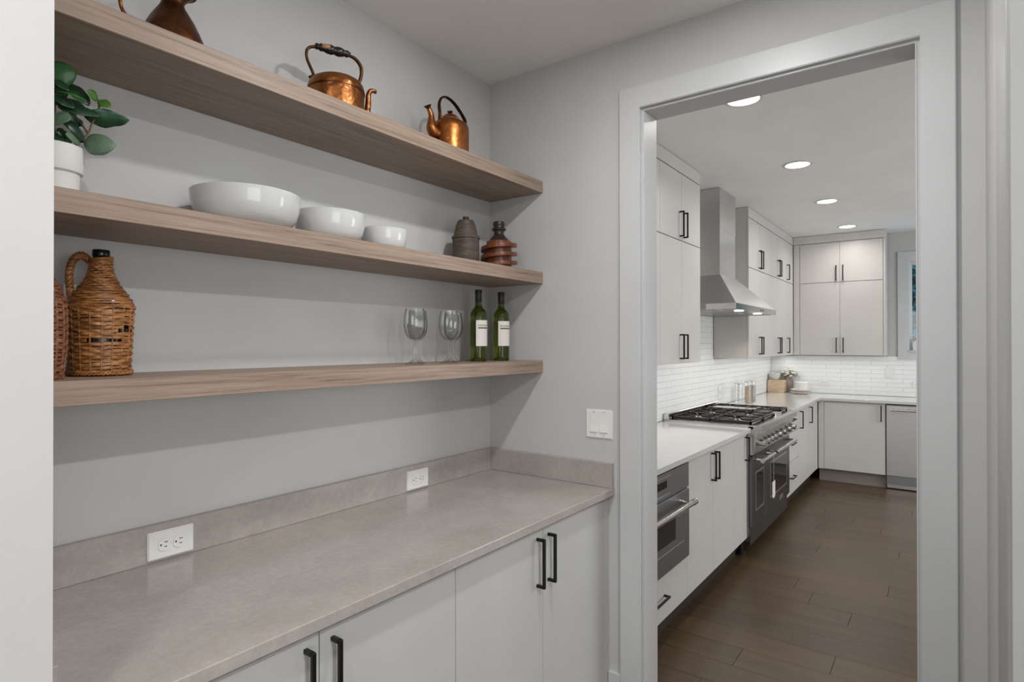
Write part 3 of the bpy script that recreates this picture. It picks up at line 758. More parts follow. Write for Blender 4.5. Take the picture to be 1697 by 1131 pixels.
# ------------------------------------------------------------------ ceiling lights
cl = None
labs = ['nearest the doorway', 'second from the doorway', 'third from the doorway', 'farthest, above the back counter']
for i, (x, y) in enumerate(KIT_SPOTS + [q[:2] for q in PAN_SPOTS]):
    if cl is None:
        cl = thing('ceiling_light', '', 'ceiling light', (x, y, H)); o = cl
        mk('trim_ring', lathe([(0.076, -0.004), (0.080, -0.007), (0.094, -0.004), (0.096, 0.0), (0.076, 0.0), (0.076, -0.004)], 40), trim_white, cl, smooth=40)
        mk('lens', lathe([(0, -0.0035), (0.0758, -0.0035), (0.0758, -0.001), (0, -0.001)], 40), lamp_lens, cl)
    else:
        o = copy_tree(cl); o.location = (x, y, H)
    o['group'] = 'recessed ceiling lights'
    o['label'] = ('round recessed kitchen ceiling light, '+labs[i]) if i < 4 else ('round recessed pantry ceiling light near the doorway' if i == 4 else 'round recessed pantry ceiling light above the countertop left end')

# ================================================================== things on the top shelf
zt = SH['top']
# copper pitcher
t = thing('copper_pitcher', 'dark copper pitcher with flared neck on the top shelf, leftmost', 'pitcher', (-1.512, -0.170, zt), math.radians(156.3))
prof = [(0, 0.0), (0.078, 0.0), (0.086, 0.006), (0.090, 0.020), (0.086, 0.037), (0.0725, 0.066), (0.0575, 0.094), (0.045, 0.112), (0.034, 0.128), (0.0290, 0.140), (0.031, 0.149), (0.037, 0.157), (0.046, 0.168)]
def lip(a, i, z): return 1+(0.30*max(0, math.cos(a-PI))**3*(max(0, z-0.138)/0.03) if z > 0.138 else 0)
inner = [(r-0.0018, z) for r, z in prof[::-1][:6]]
t.scale = (0.88, 0.88, 1)
mk('body', lathe(prof+inner, 40, fn=lip), copper_d, t, smooth=50)
rimp = [(0.0462*lip(2*PI*k/40, 0, 0.168)*math.cos(2*PI*k/40), 0.0462*lip(2*PI*k/40, 0, 0.168)*math.sin(2*PI*k/40), 0.168) for k in range(40)]
mk('rim', tube(rimp, 0.0028, 8, closed=True), copper_d, t, smooth=50)
mk('handle', tube(spline([(0.044, 0, 0.165), (0.094, 0, 0.182), (0.125, 0, 0.157), (0.127, 0, 0.118), (0.116, 0, 0.086), (0.078, 0, 0.060)], 8), 0.0062, 10, flat=0.8), copper_a, t, smooth=60)

# large oval kettle with turned grip
t = thing('copper_kettle', 'larger copper kettle with black turned wooden grip on the top shelf', 'kettle', (-1.004, -0.160, zt), math.radians(-22), group='copper kettles')
prof = [(0, 0), (0.080, 0), (0.0865, 0.004), (0.088, 0.015), (0.0895, 0.088)]
top = [(0.0895, 0.091), (0.0893, 0.100), (0.086, 0.112), (0.078, 0.122), (0.066, 0.129), (0.050, 0.133), (0.045, 0.133), (0, 0.133)]
mk('body', lathe(prof+[(0, 0.088)], 48), copper_a, t, smooth=40)
mk('shoulder', lathe([(0, 0.0885)]+top, 48), copper_a, t, smooth=40)
mk('seam_band', lathe([(0.0890, 0.086), (0.0912, 0.087), (0.0915, 0.0895), (0.0912, 0.092), (0.0890, 0.093)], 48), copper_d, t, smooth=40)
mk('lid', lathe([(0, 0.1335), (0.046, 0.1335), (0.044, 0.137), (0.025, 0.141), (0.006, 0.143), (0.006, 0.148), (0, 0.149)], 32), copper_a, t, smooth=40)
sp = spline([(0.080, 0, 0.022), (0.100, 0, 0.040), (0.106, 0, 0.075), (0.107, 0, 0.105), (0.116, 0, 0.122), (0.134, 0, 0.122)], 7)
mk('spout', tube(sp, [0.0125-0.0062*i/(len(sp)-1) for i in range(len(sp))], 12), copper_a, t, smooth=60)
st = spline([(-0.070, 0, 0.126), (-0.076, 0, 0.142), (-0.092, 0, 0.178), (-0.092, 0, 0.205), (-0.078, 0, 0.219), (-0.056, 0, 0.222)], 6)
st2 = spline([(0.040, 0, 0.222), (0.062, 0, 0.216), (0.080, 0, 0.196), (0.083, 0, 0.170), (0.076, 0, 0.142), (0.070, 0, 0.126)], 6)
mk('handle_strap', tube(st, 0.0056, 10, flat=0.85), brass_dk, t, smooth=50)
mk('handle_strap', tube(st2, [0.0055+0.0015*math.sin(PI*i/(len(st2)-1)) for i in range(len(st2))], 10, flat=0.85), brass_dk, t, smooth=50)
gp = [(-0.068, 0.006), (-0.062, 0.0095), (-0.056, 0.0075), (-0.050, 0.011), (-0.040, 0.0095), (-0.030, 0.0125), (-0.016, 0.0135), (-0.006, 0.0105), (0.000, 0.0128), (0.010, 0.0135), (0.020, 0.0115), (0.028, 0.0085), (0.034, 0.0105), (0.040, 0.008), (0.046, 0.006)]
mk('handle_grip', tube([(x, 0, 0.225) for x, r in gp], [r*1.15 for x, r in gp], 16), grip_wood, t, smooth=50)
mk('worn_patch', tube([(-0.052, -0.0050, 0.227), (-0.044, -0.0062, 0.2272), (-0.034, -0.0068, 0.2272), (-0.024, -0.0066, 0.227), (-0.014, -0.0050, 0.226)], [0.004, 0.0075, 0.0088, 0.0088, 0.005], 12), grip_bare, t, smooth=50)
bk = bmesh.new()
for k in range(5): lathe([(0, -0.004), (0.0035, -0.002), (0.004, 0.002), (0, 0.005)], 8, bk, c=(-0.074-0.002*k, -0.008+0.004*k, 0.124+0.0015*(k % 2)))
mk('hinge_bracket', bk, brass_dk, t, smooth=50)

# small kettle with bail handle
t = thing('copper_kettle', 'smaller copper kettle with plain strap handle and curved spout on the top shelf', 'kettle', (-0.457, -0.160, zt), math.radians(176), group='copper kettles')
prof = [(0, 0), (0.070, 0), (0.0745, 0.004), (0.0750, 0.02), (0.0757, 0.125), (0.073, 0.140), (0.066, 0.150), (0.045, 0.163), (0.038, 0.166), (0, 0.166)]
mk('body', lathe(prof, 48), copper_b, t, smooth=45)
mk('lid', lathe([(0.039, 0.1640), (0.041, 0.1680), (0.036, 0.1735), (0.026, 0.184), (0.014, 0.191), (0, 0.193), ], 36), copper_b, t, smooth=45)
kn = lathe([(0, 0.1925), (0.006, 0.1925), (0.005, 0.196), (0.010, 0.199), (0.010, 0.2035), (0.004, 0.206), (0, 0.206)], 20, fn=lambda a, i, z: 1+0.18*math.sin(6*a) if z > 0.197 else 1)
mk('lid_knob', kn, brass_dk, t, smooth=45)
sp = spline([(0.064, 0, 0.094), (0.085, 0, 0.097), (0.099, 0, 0.112), (0.100, 0, 0.138), (0.101, 0, 0.160), (0.112, 0, 0.181)], 7)
rk_ = [0.025, 0.0245, 0.0205, 0.0140, 0.0108, 0.0088]
rr = [rk_[min(5, i//7)]+(rk_[min(5, i//7+1)]-rk_[min(5, i//7)])*((i % 7)/7) for i in range(len(sp))]
mk('spout', tube(sp, rr, 14), copper_b, t, smooth=60)
fl_ = lathe([(0.0085, -0.002), (0.010, 0.004), (0.0145, 0.010), (0.013, 0.012), (0.0075, 0.006)], 24, fn=lambda a, i, z: 1+(0.16*math.sin(5*a) if z > 0.008 else 0))
o = mk('spout_lip', fl_, copper_d, t, smooth=45, loc=(0.114, 0, 0.181)); o.rotation_euler = (0, math.radians(28), 0)
st = spline([(0.055, 0, 0.158), (0.056, 0, 0.185), (0.059, 0, 0.215), (0.046, 0, 0.243), (0.018, 0, 0.253), (-0.020, 0, 0.243), (-0.055, 0, 0.219), (-0.080, 0, 0.195), (-0.086, 0, 0.180), (-0.078, 0, 0.166), (-0.062, 0, 0.156)], 6)
mk('handle', tube(st, [0.0085 if 4 < i < 50 else 0.007 for i in range(len(st))], 10, flat=0.5), brass_dk, t, smooth=50)
mk('handle_bracket', tube([(0.055, 0, 0.150), (0.055, 0, 0.186)], [0.011, 0.0085], 8, flat=0.6), copper_d, t, smooth=50)

# ================================================================== things on the middle shelf
zm = SH['mid']
t = thing('potted_plant', 'green leafy plant in a white stepped ceramic pot on the middle shelf', 'plant', (-1.752, -0.150, zm))
PK = 0.80
mk('pot', lathe([(r_*PK, z_) for r_, z_ in [(0, 0), (0.054, 0), (0.057, 0.003), (0.058, 0.058), (0.0585, 0.060), (0.0655, 0.064), (0.067, 0.069), (0.0675, 0.120), (0.0665, 0.122), (0.063, 0.122), (0.062, 0.118), (0.061, 0.105), (0, 0.105)]], 48), matte_ceramic, t, smooth=35)
mk('soil', lathe([(0, 0.110), (0.024, 0.109), (0.048, 0.107), (0.048, 0.1055), (0, 0.1055)], 24), soil, t)
def leaf(b, tip, wd, cup=0.12, fold=0.25, wav=0.0, n=9, mseg=6, nrm=(-0.1, -0.93, 0.15)):
    b, tip = Vector(b), Vector(tip); ax = tip-b; L = ax.length; ax.normalize()
    upv = Vector(nrm); upv = (upv-ax*upv.dot(ax)).normalized(); sd = ax.cross(upv)
    bm = bmesh.new(); rows = []
    for i in range(n+1):
        s = i/n; hw = 0.5*wd*(math.sin(PI*min(1, s**0.80*0.985+0.015)))**0.62 if i < n else 0.0008
        row = []
        for j in range(mseg+1):
            q = (j/mseg*2-1)
            z = -cup*L*(4*(s-0.5)**2-0.5)*0.6 - fold*hw*(abs(q)-0.5) + wav*hw*math.sin(s*14+q*2)*abs(q)
            row.append(bm.verts.new(b+ax*(L*s)+sd*(hw*q)+upv*z))
        rows.append(row)
    for r0, r1 in zip(rows, rows[1:]):
        for j in range(mseg): bm.faces.new((r0[j], r0[j+1], r1[j+1], r1[j]))
    return bm
LV = [((-0.01,0.01,0.279),(0.038,-0.01,0.304),0.040,'m'), ((-0.01,0.02,0.255),(0.025,-0.01,0.248),0.030,'d'), ((-0.007,-0.01,0.27),(0.019,-0.03,0.246),0.018,'d'),
      ((0.029,0.02,0.284),(0.063,-0.01,0.232),0.032,'d'), ((0.001,-0.01,0.246),(0.044,-0.05,0.229),0.014,'b'), ((0.085,0.0,0.255),(0.057,-0.02,0.263),0.023,'o'),
      ((0.085,0.0,0.255),(0.102,-0.02,0.239),0.026,'o'), ((0.003,-0.01,0.212),(0.077,-0.04,0.206),0.021,'d'), ((0.056,0.0,0.207),(0.139,-0.03,0.215),0.030,'w'),
      ((-0.012,-0.02,0.181),(0.01,-0.06,0.172),0.040,'g'), ((0.044,-0.035,0.133),(0.096,-0.07,0.137),0.048,'g'), ((0.054,-0.02,0.148),(0.012,-0.04,0.168),0.022,'d'),
      ((0.044,-0.02,0.14),(0.007,-0.05,0.142),0.026,'g'), ((0.033,0.0,0.149),(-0.004,-0.03,0.149),0.024,'d'), ((0.059,0.03,0.196),(0.029,0.01,0.208),0.030,'d'),
      ((0.033,0.04,0.209),(0.059,0.02,0.19),0.030,'d'), ((0.013,0.02,0.24),(0.021,0.0,0.21),0.022,'d'), ((-0.024,0.0,0.231),(-0.057,-0.03,0.238),0.036,'d'),
      ((-0.019,0.0,0.2),(-0.066,-0.05,0.178),0.036,'g'), ((-0.007,0.03,0.272),(-0.011,0.03,0.32),0.030,'m'), ((-0.026,0.0,0.16),(-0.074,-0.05,0.134),0.038,'m'), ((0.0,0.04,0.24),(0.03,0.06,0.29),0.028,'d'), ((0.01,0.0,0.225),(0.052,-0.02,0.222),0.026,'d'), ((0.02,0.01,0.195),(0.045,-0.005,0.165),0.022,'d'), ((-0.005,-0.01,0.235),(0.03,-0.03,0.21),0.024,'d'), ((0.0,-0.005,0.15),(0.024,-0.03,0.135),0.024,'m')]
for b_, t_, w_, c_ in LV:
    o = mk('leaf', leaf(b_, t_, w_*{'b': 1.0, 'o': 1.0, 'g': 1.1}.get(c_, 1.45), wav=0.22 if c_ == 'w' else 0.05, nrm={'b': (0.1, -0.6, 0.7), 'w': (0, -0.75, -0.5), 'd': (0.15, -0.8, 0.35)}.get(c_, (-0.1, -0.93, 0.15))), LEAF[c_], t, smooth=80)
    s_ = o.modifiers.new('thickness', 'SOLIDIFY'); s_.thickness = 0.0008
for p in ([(0.018,0,0.108),(0.046,-0.01,0.143),(0.061,-0.01,0.166),(0.070,-0.005,0.193),(0.085,0,0.233),(0.085,0,0.256)], [(0.046,-0.01,0.143),(0.052,-0.03,0.138),(0.056,-0.04,0.134)], [(0.001,0,0.108),(0,0,0.184),(0.003,0.01,0.234),(-0.004,0.01,0.285)],
          [(0.003,0.01,0.234),(0.024,0.012,0.244),(0.034,0.018,0.282)], [(0.061,-0.01,0.166),(0.055,0.02,0.197)], [(-0.015,0,0.108),(-0.026,0,0.165),(-0.02,0,0.235)]):
    mk('stem', tube(spline(p, 5), 0.0022, 7), stem_mat, t, smooth=60)

# white bowls
def bowl(label, x, y, R, h, rb):
    k = [(0, 0.002), (rb*0.8, 0.002), (rb*0.84, 0.0), (rb, 0.0), (rb*1.02, 0.004), (R*0.80, h*0.14), (R*0.915, h*0.34), (R*0.972, h*0.60), (R*0.998, h*0.90), (R, h-0.001), (R-0.0015, h), (R-0.0045, h-0.0008),
         (R*0.965-0.004, h*0.65), (R*0.90-0.005, h*0.38), (R*0.70, h*0.16), (R*0.4, h*0.09), (0, h*0.08)]
    return tag(mk('bowl', lathe(k, 72), porcelain, smooth=50, loc=(x, y, zm)), label, 'bowl', 'white bowls on the middle shelf')
bowl('largest white porcelain bowl on the middle shelf', -1.305, -0.155, 0.145, 0.102, 0.080)
bowl('medium white porcelain bowl between the largest and smallest bowls', -1.021, -0.152, 0.111, 0.098, 0.062)
bowl('smallest white porcelain bowl on the middle shelf', -0.795, -0.152, 0.083, 0.082, 0.048)

# old wooden jar
t = thing('lidded_jar', 'old grey-brown turned wooden jar with tapered lid on the middle shelf', 'jar', (-0.338, -0.140, zm))
mk('body', lathe([(0, 0), (0.054, 0), (0.0565, 0.004), (0.0570, 0.05), (0.0562, 0.116), (0, 0.116)], 44), jar_wood, t, smooth=40)
mk('lid', lathe([(0, 0.117), (0.0585, 0.117), (0.0597, 0.121), (0.0590, 0.127), (0.0530, 0.129), (0.0505, 0.134), (0.0420, 0.172), (0.0412, 0.1735), (0.0400, 0.1735), (0.0398, 0.176), (0.0350, 0.190), (0.031, 0.195), (0.014, 0.198), (0, 0.198)], 44), jar_wood, t, smooth=40)
mk('lid_knob', lathe([(0, 0.197), (0.011, 0.197), (0.0105, 0.201), (0.0132, 0.203), (0.0132, 0.209), (0.011, 0.211), (0, 0.211)], 24), spindle_dark, t, smooth=40)

# wooden press screw with dark finial
t = thing('wooden_screw', 'antique reddish wooden press screw with dark turned finial on the middle shelf', 'ornament', (-0.150, -0.170, zm))
mk('core', lathe([(0, 0), (0.056, 0), (0.056, 0.128), (0.052, 0.130), (0, 0.130)], 40), spindle_wood, t, smooth=40)
bm = bmesh.new(); nseg = 44; ptc = 0.0385; prev = None; thk = 0.017
for i in range(200):
    a = 2*PI*i/nseg + math.radians(-309); zc = 0.0005+ptc*i/nseg
    ro_ = 0.080; q = [(0.052, zc), (ro_, zc+0.001), (ro_+0.001, zc+thk*0.5), (ro_, zc+thk-0.001), (0.052, zc+thk)]
    if zc+thk > 0.1265: break
    ring = [bm.verts.new((r*math.cos(a), r*math.sin(a), max(0.0003, z))) for r, z in q]
    if prev:
        for k in range(5): bm.faces.new((prev[k], prev[(k+1) % 5], ring[(k+1) % 5], ring[k]))
    else: bm.faces.new(ring[::-1])
    prev = ring
bm.faces.new(prev); bmesh.ops.recalc_face_normals(bm, faces=bm.faces)
mk('thread', bm, spindle_wood, t, smooth=40)
mk('finial', lathe([(0, 0.130), (0.044, 0.130), (0.0450, 0.133), (0.040, 0.141), (0.029, 0.152), (0.0225, 0.162), (0.0215, 0.168), (0.024, 0.176), (0.031, 0.180), (0.0317, 0.184), (0.029, 0.188), (0.0245, 0.190), (0.0235, 0.196), (0.0255, 0.199), (0.0258, 0.212), (0.0235, 0.2165), (0, 0.2165)], 36), spindle_dark, t, smooth=40)

# ================================================================== things on the lowest shelf
zl = SH['low']
def interp(prof, z):
    for (r0, z0), (r1, z1) in zip(prof, prof[1:]):
        if z0 <= z <= z1: return r0+(r1-r0)*(z-z0)/max(1e-9, z1-z0)
    return prof[-1][0]
def weave(prof, z0, z1, pitch, nst, amp, rad, skip=(), ph=0.0, jit=0.0006, flat=1.0, bm=None):
    bm = bm or bmesh.new(); z = z0; row = 0; rnd = random.Random(int(z0*1000)+nst)
    while z < z1:
        R = interp(prof, z); n = nst*4
        gaps = [g for g in skip if g[0] == row]
        pts = []
        for k in range(n):
            a = 2*PI*k/n+ph
            pts.append((a, (R+amp*math.cos(nst/2*a+(PI if row % 2 else 0))+rnd.uniform(-jit, jit)), z+0.0012*math.sin(3*a+row)+rnd.uniform(-jit, jit)))
        runs = [pts]
        if gaps:
            g0, g1 = gaps[0][1], gaps[0][2]
            st_ = next(i for i, p in enumerate(pts) if p[0] >= g1)
            runs = [[p for p in pts[st_:]+pts[:st_] if not (g0 < p[0] < g1)]]
        for rp in runs:
            tube([(r*math.cos(a), r*math.sin(a), zz) for a, r, zz in rp], rad*rnd.uniform(0.88, 1.12), 5, bm, closed=not gaps, flat=flat)
        z += pitch; row += 1
    return bm
def stakes(prof, z0, z1, nst, off, rad):
    bm = bmesh.new()
    for k in range(nst):
        a = 2*PI*(k+0.5)/nst; lean = random.uniform(-0.05, 0.05)
        pts = []
        for i in range(13):
            z = z0+(z1-z0)*i/12; R = interp(prof, z)+off
            pts.append((R*math.cos(a+lean*i/12), R*math.sin(a+lean*i/12), z))
        tube(pts, rad, 5, bm)
    return bm
def braid(bm, R, z, rad, n=22):
    for ph in (0, PI):
        tube([((R+0.35*rad*math.cos(n*a+ph))*math.cos(a), (R+0.35*rad*math.cos(n*a+ph))*math.sin(a), z+0.8*rad*math.sin(n*a+ph)) for a in [2*PI*k/(n*6) for k in range(n*6)]], rad*0.72, 5, bm, closed=True)
    return bm
def rope(path, R, rad, twist, strands=3, bm=None):
    bm = bm or bmesh.new(); P = [Vector(p) for p in path]
    for s in range(strands):
        out = []; nx = Vector((0, 1, 0))
        for i, p in enumerate(P):
            tn = (P[min(i+1, len(P)-1)]-P[max(i-1, 0)]).normalized(); nx = (nx-tn*nx.dot(tn)).normalized(); ny = tn.cross(nx)
            a = 2*PI*s/strands+twist*i/len(P)*2*PI
            out.append(p+nx*(R*math.cos(a))+ny*(R*math.sin(a)))
        tube(out, rad, 7, bm)
    return bm
def demijohn(label, x, y, rotz, prof, neck, mat, handle, skip, bands, nst=18, wk=0.85):
    t = thing('wicker_demijohn', label, 'demijohn', (x, y, zl), rotz, 'wicker demijohns')
    t.scale = (wk, wk, 1)
    glass = [(0, 0.006)]+[(max(0.008, r-0.0065), max(0.006, z)) for r, z in prof]+neck
    mk('bottle', lathe(glass, 36), demijohn_green, t, smooth=50)
    zt_ = prof[-1][1]
    o = mk('wicker_weave', weave(prof, bands[1]+0.003, zt_, 0.0053, nst, 0.0017, 0.0022, (), flat=1.25, bm=weave(prof, 0.012, bands[1], 0.0080, nst, 0.0025, 0.0023, skip, flat=1.75)), mat, t, smooth=70); o['kind'] = 'stuff'
    o = mk('wicker_stakes', stakes(prof, 0.004, bands[1], nst, 0.0006, 0.0025), mat, t, smooth=70); o['kind'] = 'stuff'
    bm = bmesh.new(); braid(bm, bands[0][0], bands[0][1], 0.0046); braid(bm, prof_r(prof, bands[1])+0.002, bands[1], 0.0030, 26)
    o = mk('braided_rim', bm, mat, t, smooth=70); o['kind'] = 'stuff'
    if handle:
        mk('rope_handle', rope(spline(handle, 14), 0.0048, 0.0055, 6.5), mat, t, smooth=70)
        bm = bmesh.new()
        for k in range(3): tube([(0.0275*math.cos(a), 0.0275*math.sin(a), zt_-0.002+0.0045*k-0.004*math.cos(a-0.4)) for a in [2*PI*i/28 for i in range(28)]], 0.0032, 7, bm, closed=True)
        mk('neck_wrap', bm, mat, t, smooth=70)
    return t
def prof_r(p, z): return interp(p, z)
PA = [(0.0700, 0.0), (0.0705, 0.018), (0.0722, 0.045), (0.0755, 0.105), (0.0790, 0.160), (0.0800, 0.168), (0.0765, 0.179), (0.0690, 0.190), (0.0580, 0.204), (0.0470, 0.218), (0.0380, 0.231), (0.0310, 0.246), (0.0270, 0.262), (0.0250, 0.276)]
NK = [(0.0185, 0.279), (0.0190, 0.286), (0.0205, 0.288), (0.0215, 0.291), (0.0215, 0.302), (0.0200, 0.304), (0.0150, 0.304), (0.0140, 0.290), (0, 0.288)]
demijohn('honey wicker demijohn with twisted handle and dark glass neck on the lowest shelf', -1.645, -0.102, math.radians(161.3), PA, NK, wicker_a,
         [(0.028, 0, 0.278), (0.045, 0, 0.288), (0.063, 0, 0.277), (0.0725, 0, 0.248), (0.0715, 0, 0.212), (0.068, 0, 0.182), (0.066, 0, 0.168)],
         [(9, 1.15, 2.2), (12, 2.15, 2.85), (13, 2.3, 2.6)], ((0.0745, 0.008), 0.166))
PB = [(0.0580, 0.0), (0.0620, 0.02), (0.0660, 0.06), (0.0675, 0.11), (0.0665, 0.150), (0.0645, 0.170), (0.0600, 0.185), (0.0540, 0.200), (0.0460, 0.218), (0.0380, 0.234), (0.0290, 0.250), (0.0250, 0.268)]
NK2 = [(0.0185, 0.271), (0.0205, 0.282), (0.0215, 0.285), (0.0215, 0.296), (0.0150, 0.297), (0.0140, 0.285), (0, 0.284)]
demijohn('russet wicker demijohn mostly hidden behind the near white wall', -1.8076, -0.181, math.radians(150), PB, NK2, wicker_b, None, [], ((0.060, 0.006), 0.172), nst=20, wk=1.0)

# wine glasses
def glass_bm():
    prof = [(0, 0.0005), (0.0330, 0.0005), (0.0345, 0.0015), (0.0335, 0.003), (0.0210, 0.008), (0.0110, 0.016), (0.0058, 0.026), (0.0044, 0.040), (0.0044, 0.070), (0.0056, 0.080), (0.0085, 0.086),
            (0.0180, 0.093), (0.0280, 0.104), (0.0350, 0.120), (0.0385, 0.140), (0.0388, 0.160), (0.0368, 0.182), (0.0335, 0.202), (0.0328, 0.2045), (0.0318, 0.2045), (0.0355, 0.182), (0.0374, 0.160), (0.0370, 0.140), (0.0335, 0.121), (0.0265, 0.106), (0.0160, 0.0955), (0, 0.0915)]
    def fac(a, i, z):
        if 0.086 < z < 0.150 and 10 <= i <= 15: return 1+0.035*math.cos(18*a+z*120)
        if 0.075 < z < 0.09 or i == 5: return 1+0.10*math.cos(8*a)
        return 1
    return lathe(prof, 72, fn=fac)
gm = None
for lab, x, y in (('cut-glass wine goblet, front one of the left pair', -0.692, -0.200), ('cut-glass wine goblet, rear one of the left pair', -0.590, -0.110),
                  ('cut-glass wine goblet, front one of the right pair', -0.508, -0.200), ('cut-glass wine goblet, rear one of the right pair', -0.383, -0.110)):
    if gm is None: o = mk('wine_glass', glass_bm(), glass_clear, smooth=60); gm = o.data
    else: o = bpy.data.objects.new('wine_glass', gm); COL.objects.link(o)
    o.location = (x, y, zl); tag(o, lab, 'wine glass', 'wine glasses on the lowest shelf')

# wine bottles
def bottle(label, x, y, laz):
    t = thing('wine_bottle', label, 'bottle', (x, y, zl), laz, 'wine bottles')
    prof = [(0, 0.018), (0.014, 0.016), (0.026, 0.006), (0.030, 0.0005), (0.034, 0.0005), (0.0362, 0.004), (0.0368, 0.010), (0.0370, 0.188), (0.0366, 0.198), (0.0345, 0.209), (0.0295, 0.219), (0.0222, 0.2268), (0.0167, 0.2335), (0.0150, 0.241), (0.0142, 0.256), (0.0138, 0.300), (0, 0.300)]
    mk('glass', lathe(prof, 48), bottle_green, t, smooth=60)
    mk('capsule', lathe([(0.0144, 0.254), (0.0147, 0.2545), (0.0143, 0.292), (0.0155, 0.293), (0.0157, 0.304), (0.0148, 0.307), (0, 0.3075)], 28), cork_black, t, smooth=40)
    def wrap(a0, a1, z0, z1, r, n=18):
        bm = bmesh.new(); rows = []
        for i in range(n+1):
            a = a0+(a1-a0)*i/n; rows.append([bm.verts.new((r_*math.cos(a), r_*math.sin(a), z)) for r_, z in ((r, z0), (r, z1), (r-0.0003, z1), (r-0.0003, z0))])
        for q0, q1 in zip(rows, rows[1:]):
            for k in range(4): bm.faces.new((q0[k], q0[(k+1) % 4], q1[(k+1) % 4], q1[k]))
        bm.faces.new(rows[0]); bm.faces.new(rows[-1][::-1]); bmesh.ops.recalc_face_normals(bm, faces=bm.faces); return bm
    lb_ = mk('label', wrap(-0.98, 0.98, 0.066, 0.176, 0.03745), label_paper, t, smooth=60)
    mk('print_bar', wrap(-0.72, 0.62, 0.1405, 0.1455, 0.03765), print_dark, lb_, smooth=60)
    bm = None
    for k in range(7):                                     # a word in small green capitals, too small to read in the photograph
        a = -0.72+k*0.19; b_ = wrap(a, a+0.13, 0.150, 0.158, 0.03765, 3)
        me = bpy.data.meshes.new('tmp'); b_.to_mesh(me); b_.free()
        bm = bm or bmesh.new(); bm.from_mesh(me); bpy.data.meshes.remove(me)
    mk('print_line', bm, print_green, lb_)
    return t
bottle('green wine bottle with white label, left one beside the goblets', -0.255, -0.140, math.radians(-101))
bottle('green wine bottle with white label, right one nearest the corner', -0.108, -0.150, math.radians(-107))

# ================================================================== things on the far kitchen counter
zc = 0.9152
t = thing('wooden_riser', 'pale wooden block with rounded corners under the small white bowl in the far corner', 'wooden block', (5.455, -0.115, zc), math.radians(-90))
rb_ = prism([(x, z+0.0) for x, z in [(a, b+0.076) for a, b in rounded_rect(0.190, 0.152, 0.018, 5)]], 'y', -0.06, 0.06)
mk('block', rb_, board_wood, t, smooth=30)
o = tag(mk('bowl', lathe([(0, 0.002), (0.030, 0.0), (0.036, 0.002), (0.052, 0.025), (0.064, 0.055), (0.069, 0.080), (0.067, 0.081), (0.060, 0.055), (0.046, 0.025), (0, 0.010)], 36), porcelain, smooth=50, loc=(5.46, -0.088, zc+0.1523)), 'small white bowl standing on the pale wooden block', 'bowl')
t = thing('flower_vase', 'rough grey stone vase of cream flowers behind the pale wooden block', 'vase', (5.572, -0.222, zc))
mk('vase', lathe([(0, 0), (0.036, 0), (0.044, 0.02), (0.054, 0.07), (0.056, 0.11), (0.050, 0.15), (0.040, 0.175), (0.038, 0.185), (0.044, 0.20), (0.041, 0.20), (0.034, 0.185), (0.036, 0.17), (0, 0.12)], 32), vase_grey, t, smooth=45)
fbm = bmesh.new(); lbm = bmesh.new(); sbm = bmesh.new()
for i in range(44):
    a = random.uniform(0, 2*PI); r = 0.120*math.sqrt(random.random()); z = 0.285-5.0*r*r+random.uniform(-0.045, 0.025)
    p = Vector((r*math.cos(a)*0.40, r*math.sin(a), z)); s = random.uniform(0.014, 0.022)
    for q in range(5):
        an = 2*PI*q/5; lathe([(0, -s*0.4), (s*0.5, -s*0.1), (s*0.55, s*0.25), (0, s*0.4)], 6, fbm, c=(p.x+s*0.55*math.cos(an), p.y+s*0.55*math.sin(an), p.z))
    if i % 2 == 0: tube([(0, 0, 0.13), (p.x*0.5, p.y*0.5, 0.215), (p.x, p.y, p.z-0.005)], 0.0014, 4, sbm)
    for q in range(2):
        d_ = Vector((random.uniform(-1, 1), random.uniform(-1, 1), random.uniform(-0.6, 0.8))).normalized()*0.026; c_ = p+d_*0.5-Vector((0, 0, 0.012))
        sd = d_.cross(Vector((0, 0, 1))).normalized()*0.008
        vs = [lbm.verts.new(v) for v in (c_-d_*.5, c_+sd, c_+d_*.5, c_-sd)]; lbm.faces.new(vs)
o = mk('flower_heads', fbm, flower_white, t, smooth=60); o['kind'] = 'stuff'
o = mk('flower_leaves', lbm, flower_leaf, t); o['kind'] = 'stuff'
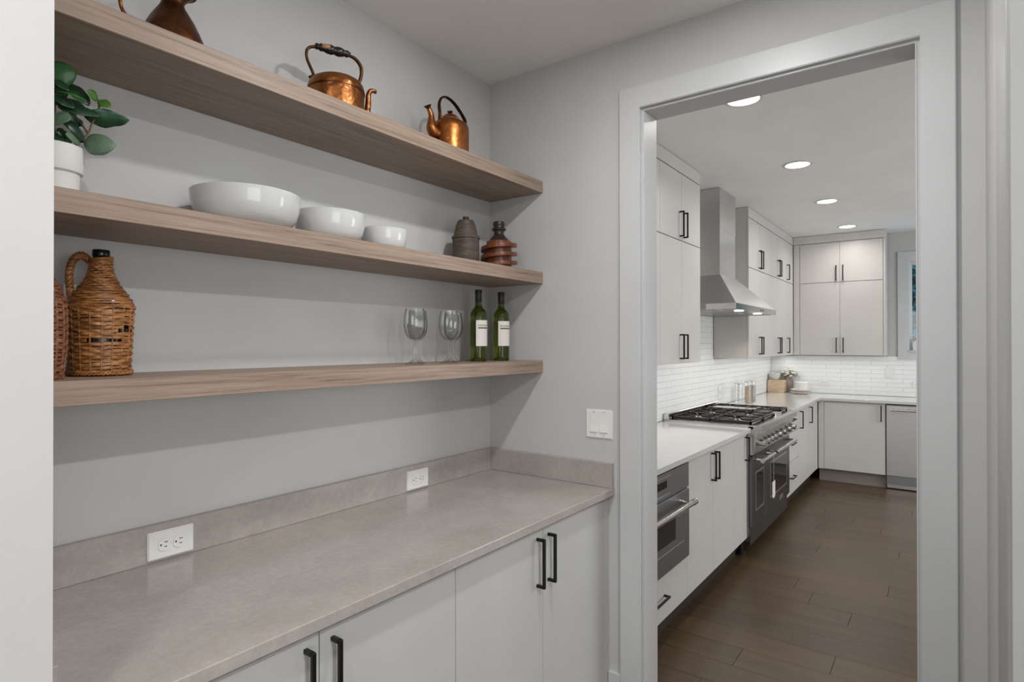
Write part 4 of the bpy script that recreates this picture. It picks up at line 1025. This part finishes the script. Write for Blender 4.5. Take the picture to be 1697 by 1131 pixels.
o = mk('flower_stems', sbm, flower_leaf, t); o['kind'] = 'stuff'
PX, PY = 5.40, -0.385
zz = zc
for i, (lab, R, h) in enumerate((('lower cream plate of the stack in the far corner', 0.112, 0.026), ('upper cream plate of the stack, under the white canister', 0.118, 0.030))):
    o = tag(mk('plate', lathe([(0, 0.0), (R*0.58, 0.0), (R*0.62, 0.003), (R*0.88, h*0.45), (R, h), (R-0.003, h+0.001), (R*0.86, h*0.6), (R*0.58, 0.0085), (0, 0.0085)], 44), linen, smooth=45, loc=(PX, PY-0.01*i, zz)), lab, 'plate', 'stacked plates'); zz += 0.0262 if i == 0 else 0.0088
t = thing('canister', 'white ceramic canister on the stacked plates', 'canister', (PX, PY-0.012, zz+0.0002))
mk('body', lathe([(0, 0), (0.060, 0), (0.0645, 0.004), (0.0655, 0.02), (0.0655, 0.088), (0, 0.088)], 40), matte_ceramic, t, smooth=40)
mk('lid', lathe([(0, 0.0885), (0.0675, 0.0885), (0.068, 0.092), (0.0675, 0.102), (0.064, 0.106), (0, 0.107)], 40), matte_ceramic, t, smooth=40)
for lab, x, fm, lv in (('clear glass canister with grey lid nearest the range, empty', 3.60, None, 0), ('clear glass canister filled with tan grain', 3.93, cereal, 0.165), ('clear glass canister filled with grey seeds', 4.10, cereal_g, 0.165)):
    t = thing('glass_canister', lab, 'canister', (x, -0.170, zc), 0, 'glass canisters beside the range')
    R = 0.034 if x < 3.7 else 0.031
    mk('glass', lathe([(0, 0.0005), (R, 0.0005), (R+0.001, 0.003), (R+0.001, 0.205), (R-0.0015, 0.205), (R-0.0015, 0.004), (0, 0.004)], 32), glass_jar, t, smooth=45)
    if fm: mk('contents', lathe([(0, 0.0045), (R-0.0022, 0.0045), (R-0.0022, lv), (R*0.5, lv+0.004), (0, lv+0.005)], 24), fm, t, smooth=45)
    mk('lid', lathe([(0, 0.2052), (R+0.004, 0.2052), (R+0.0045, 0.208), (R+0.0045, 0.216), (R+0.002, 0.219), (0, 0.219)], 32), steel_h, t, smooth=45)
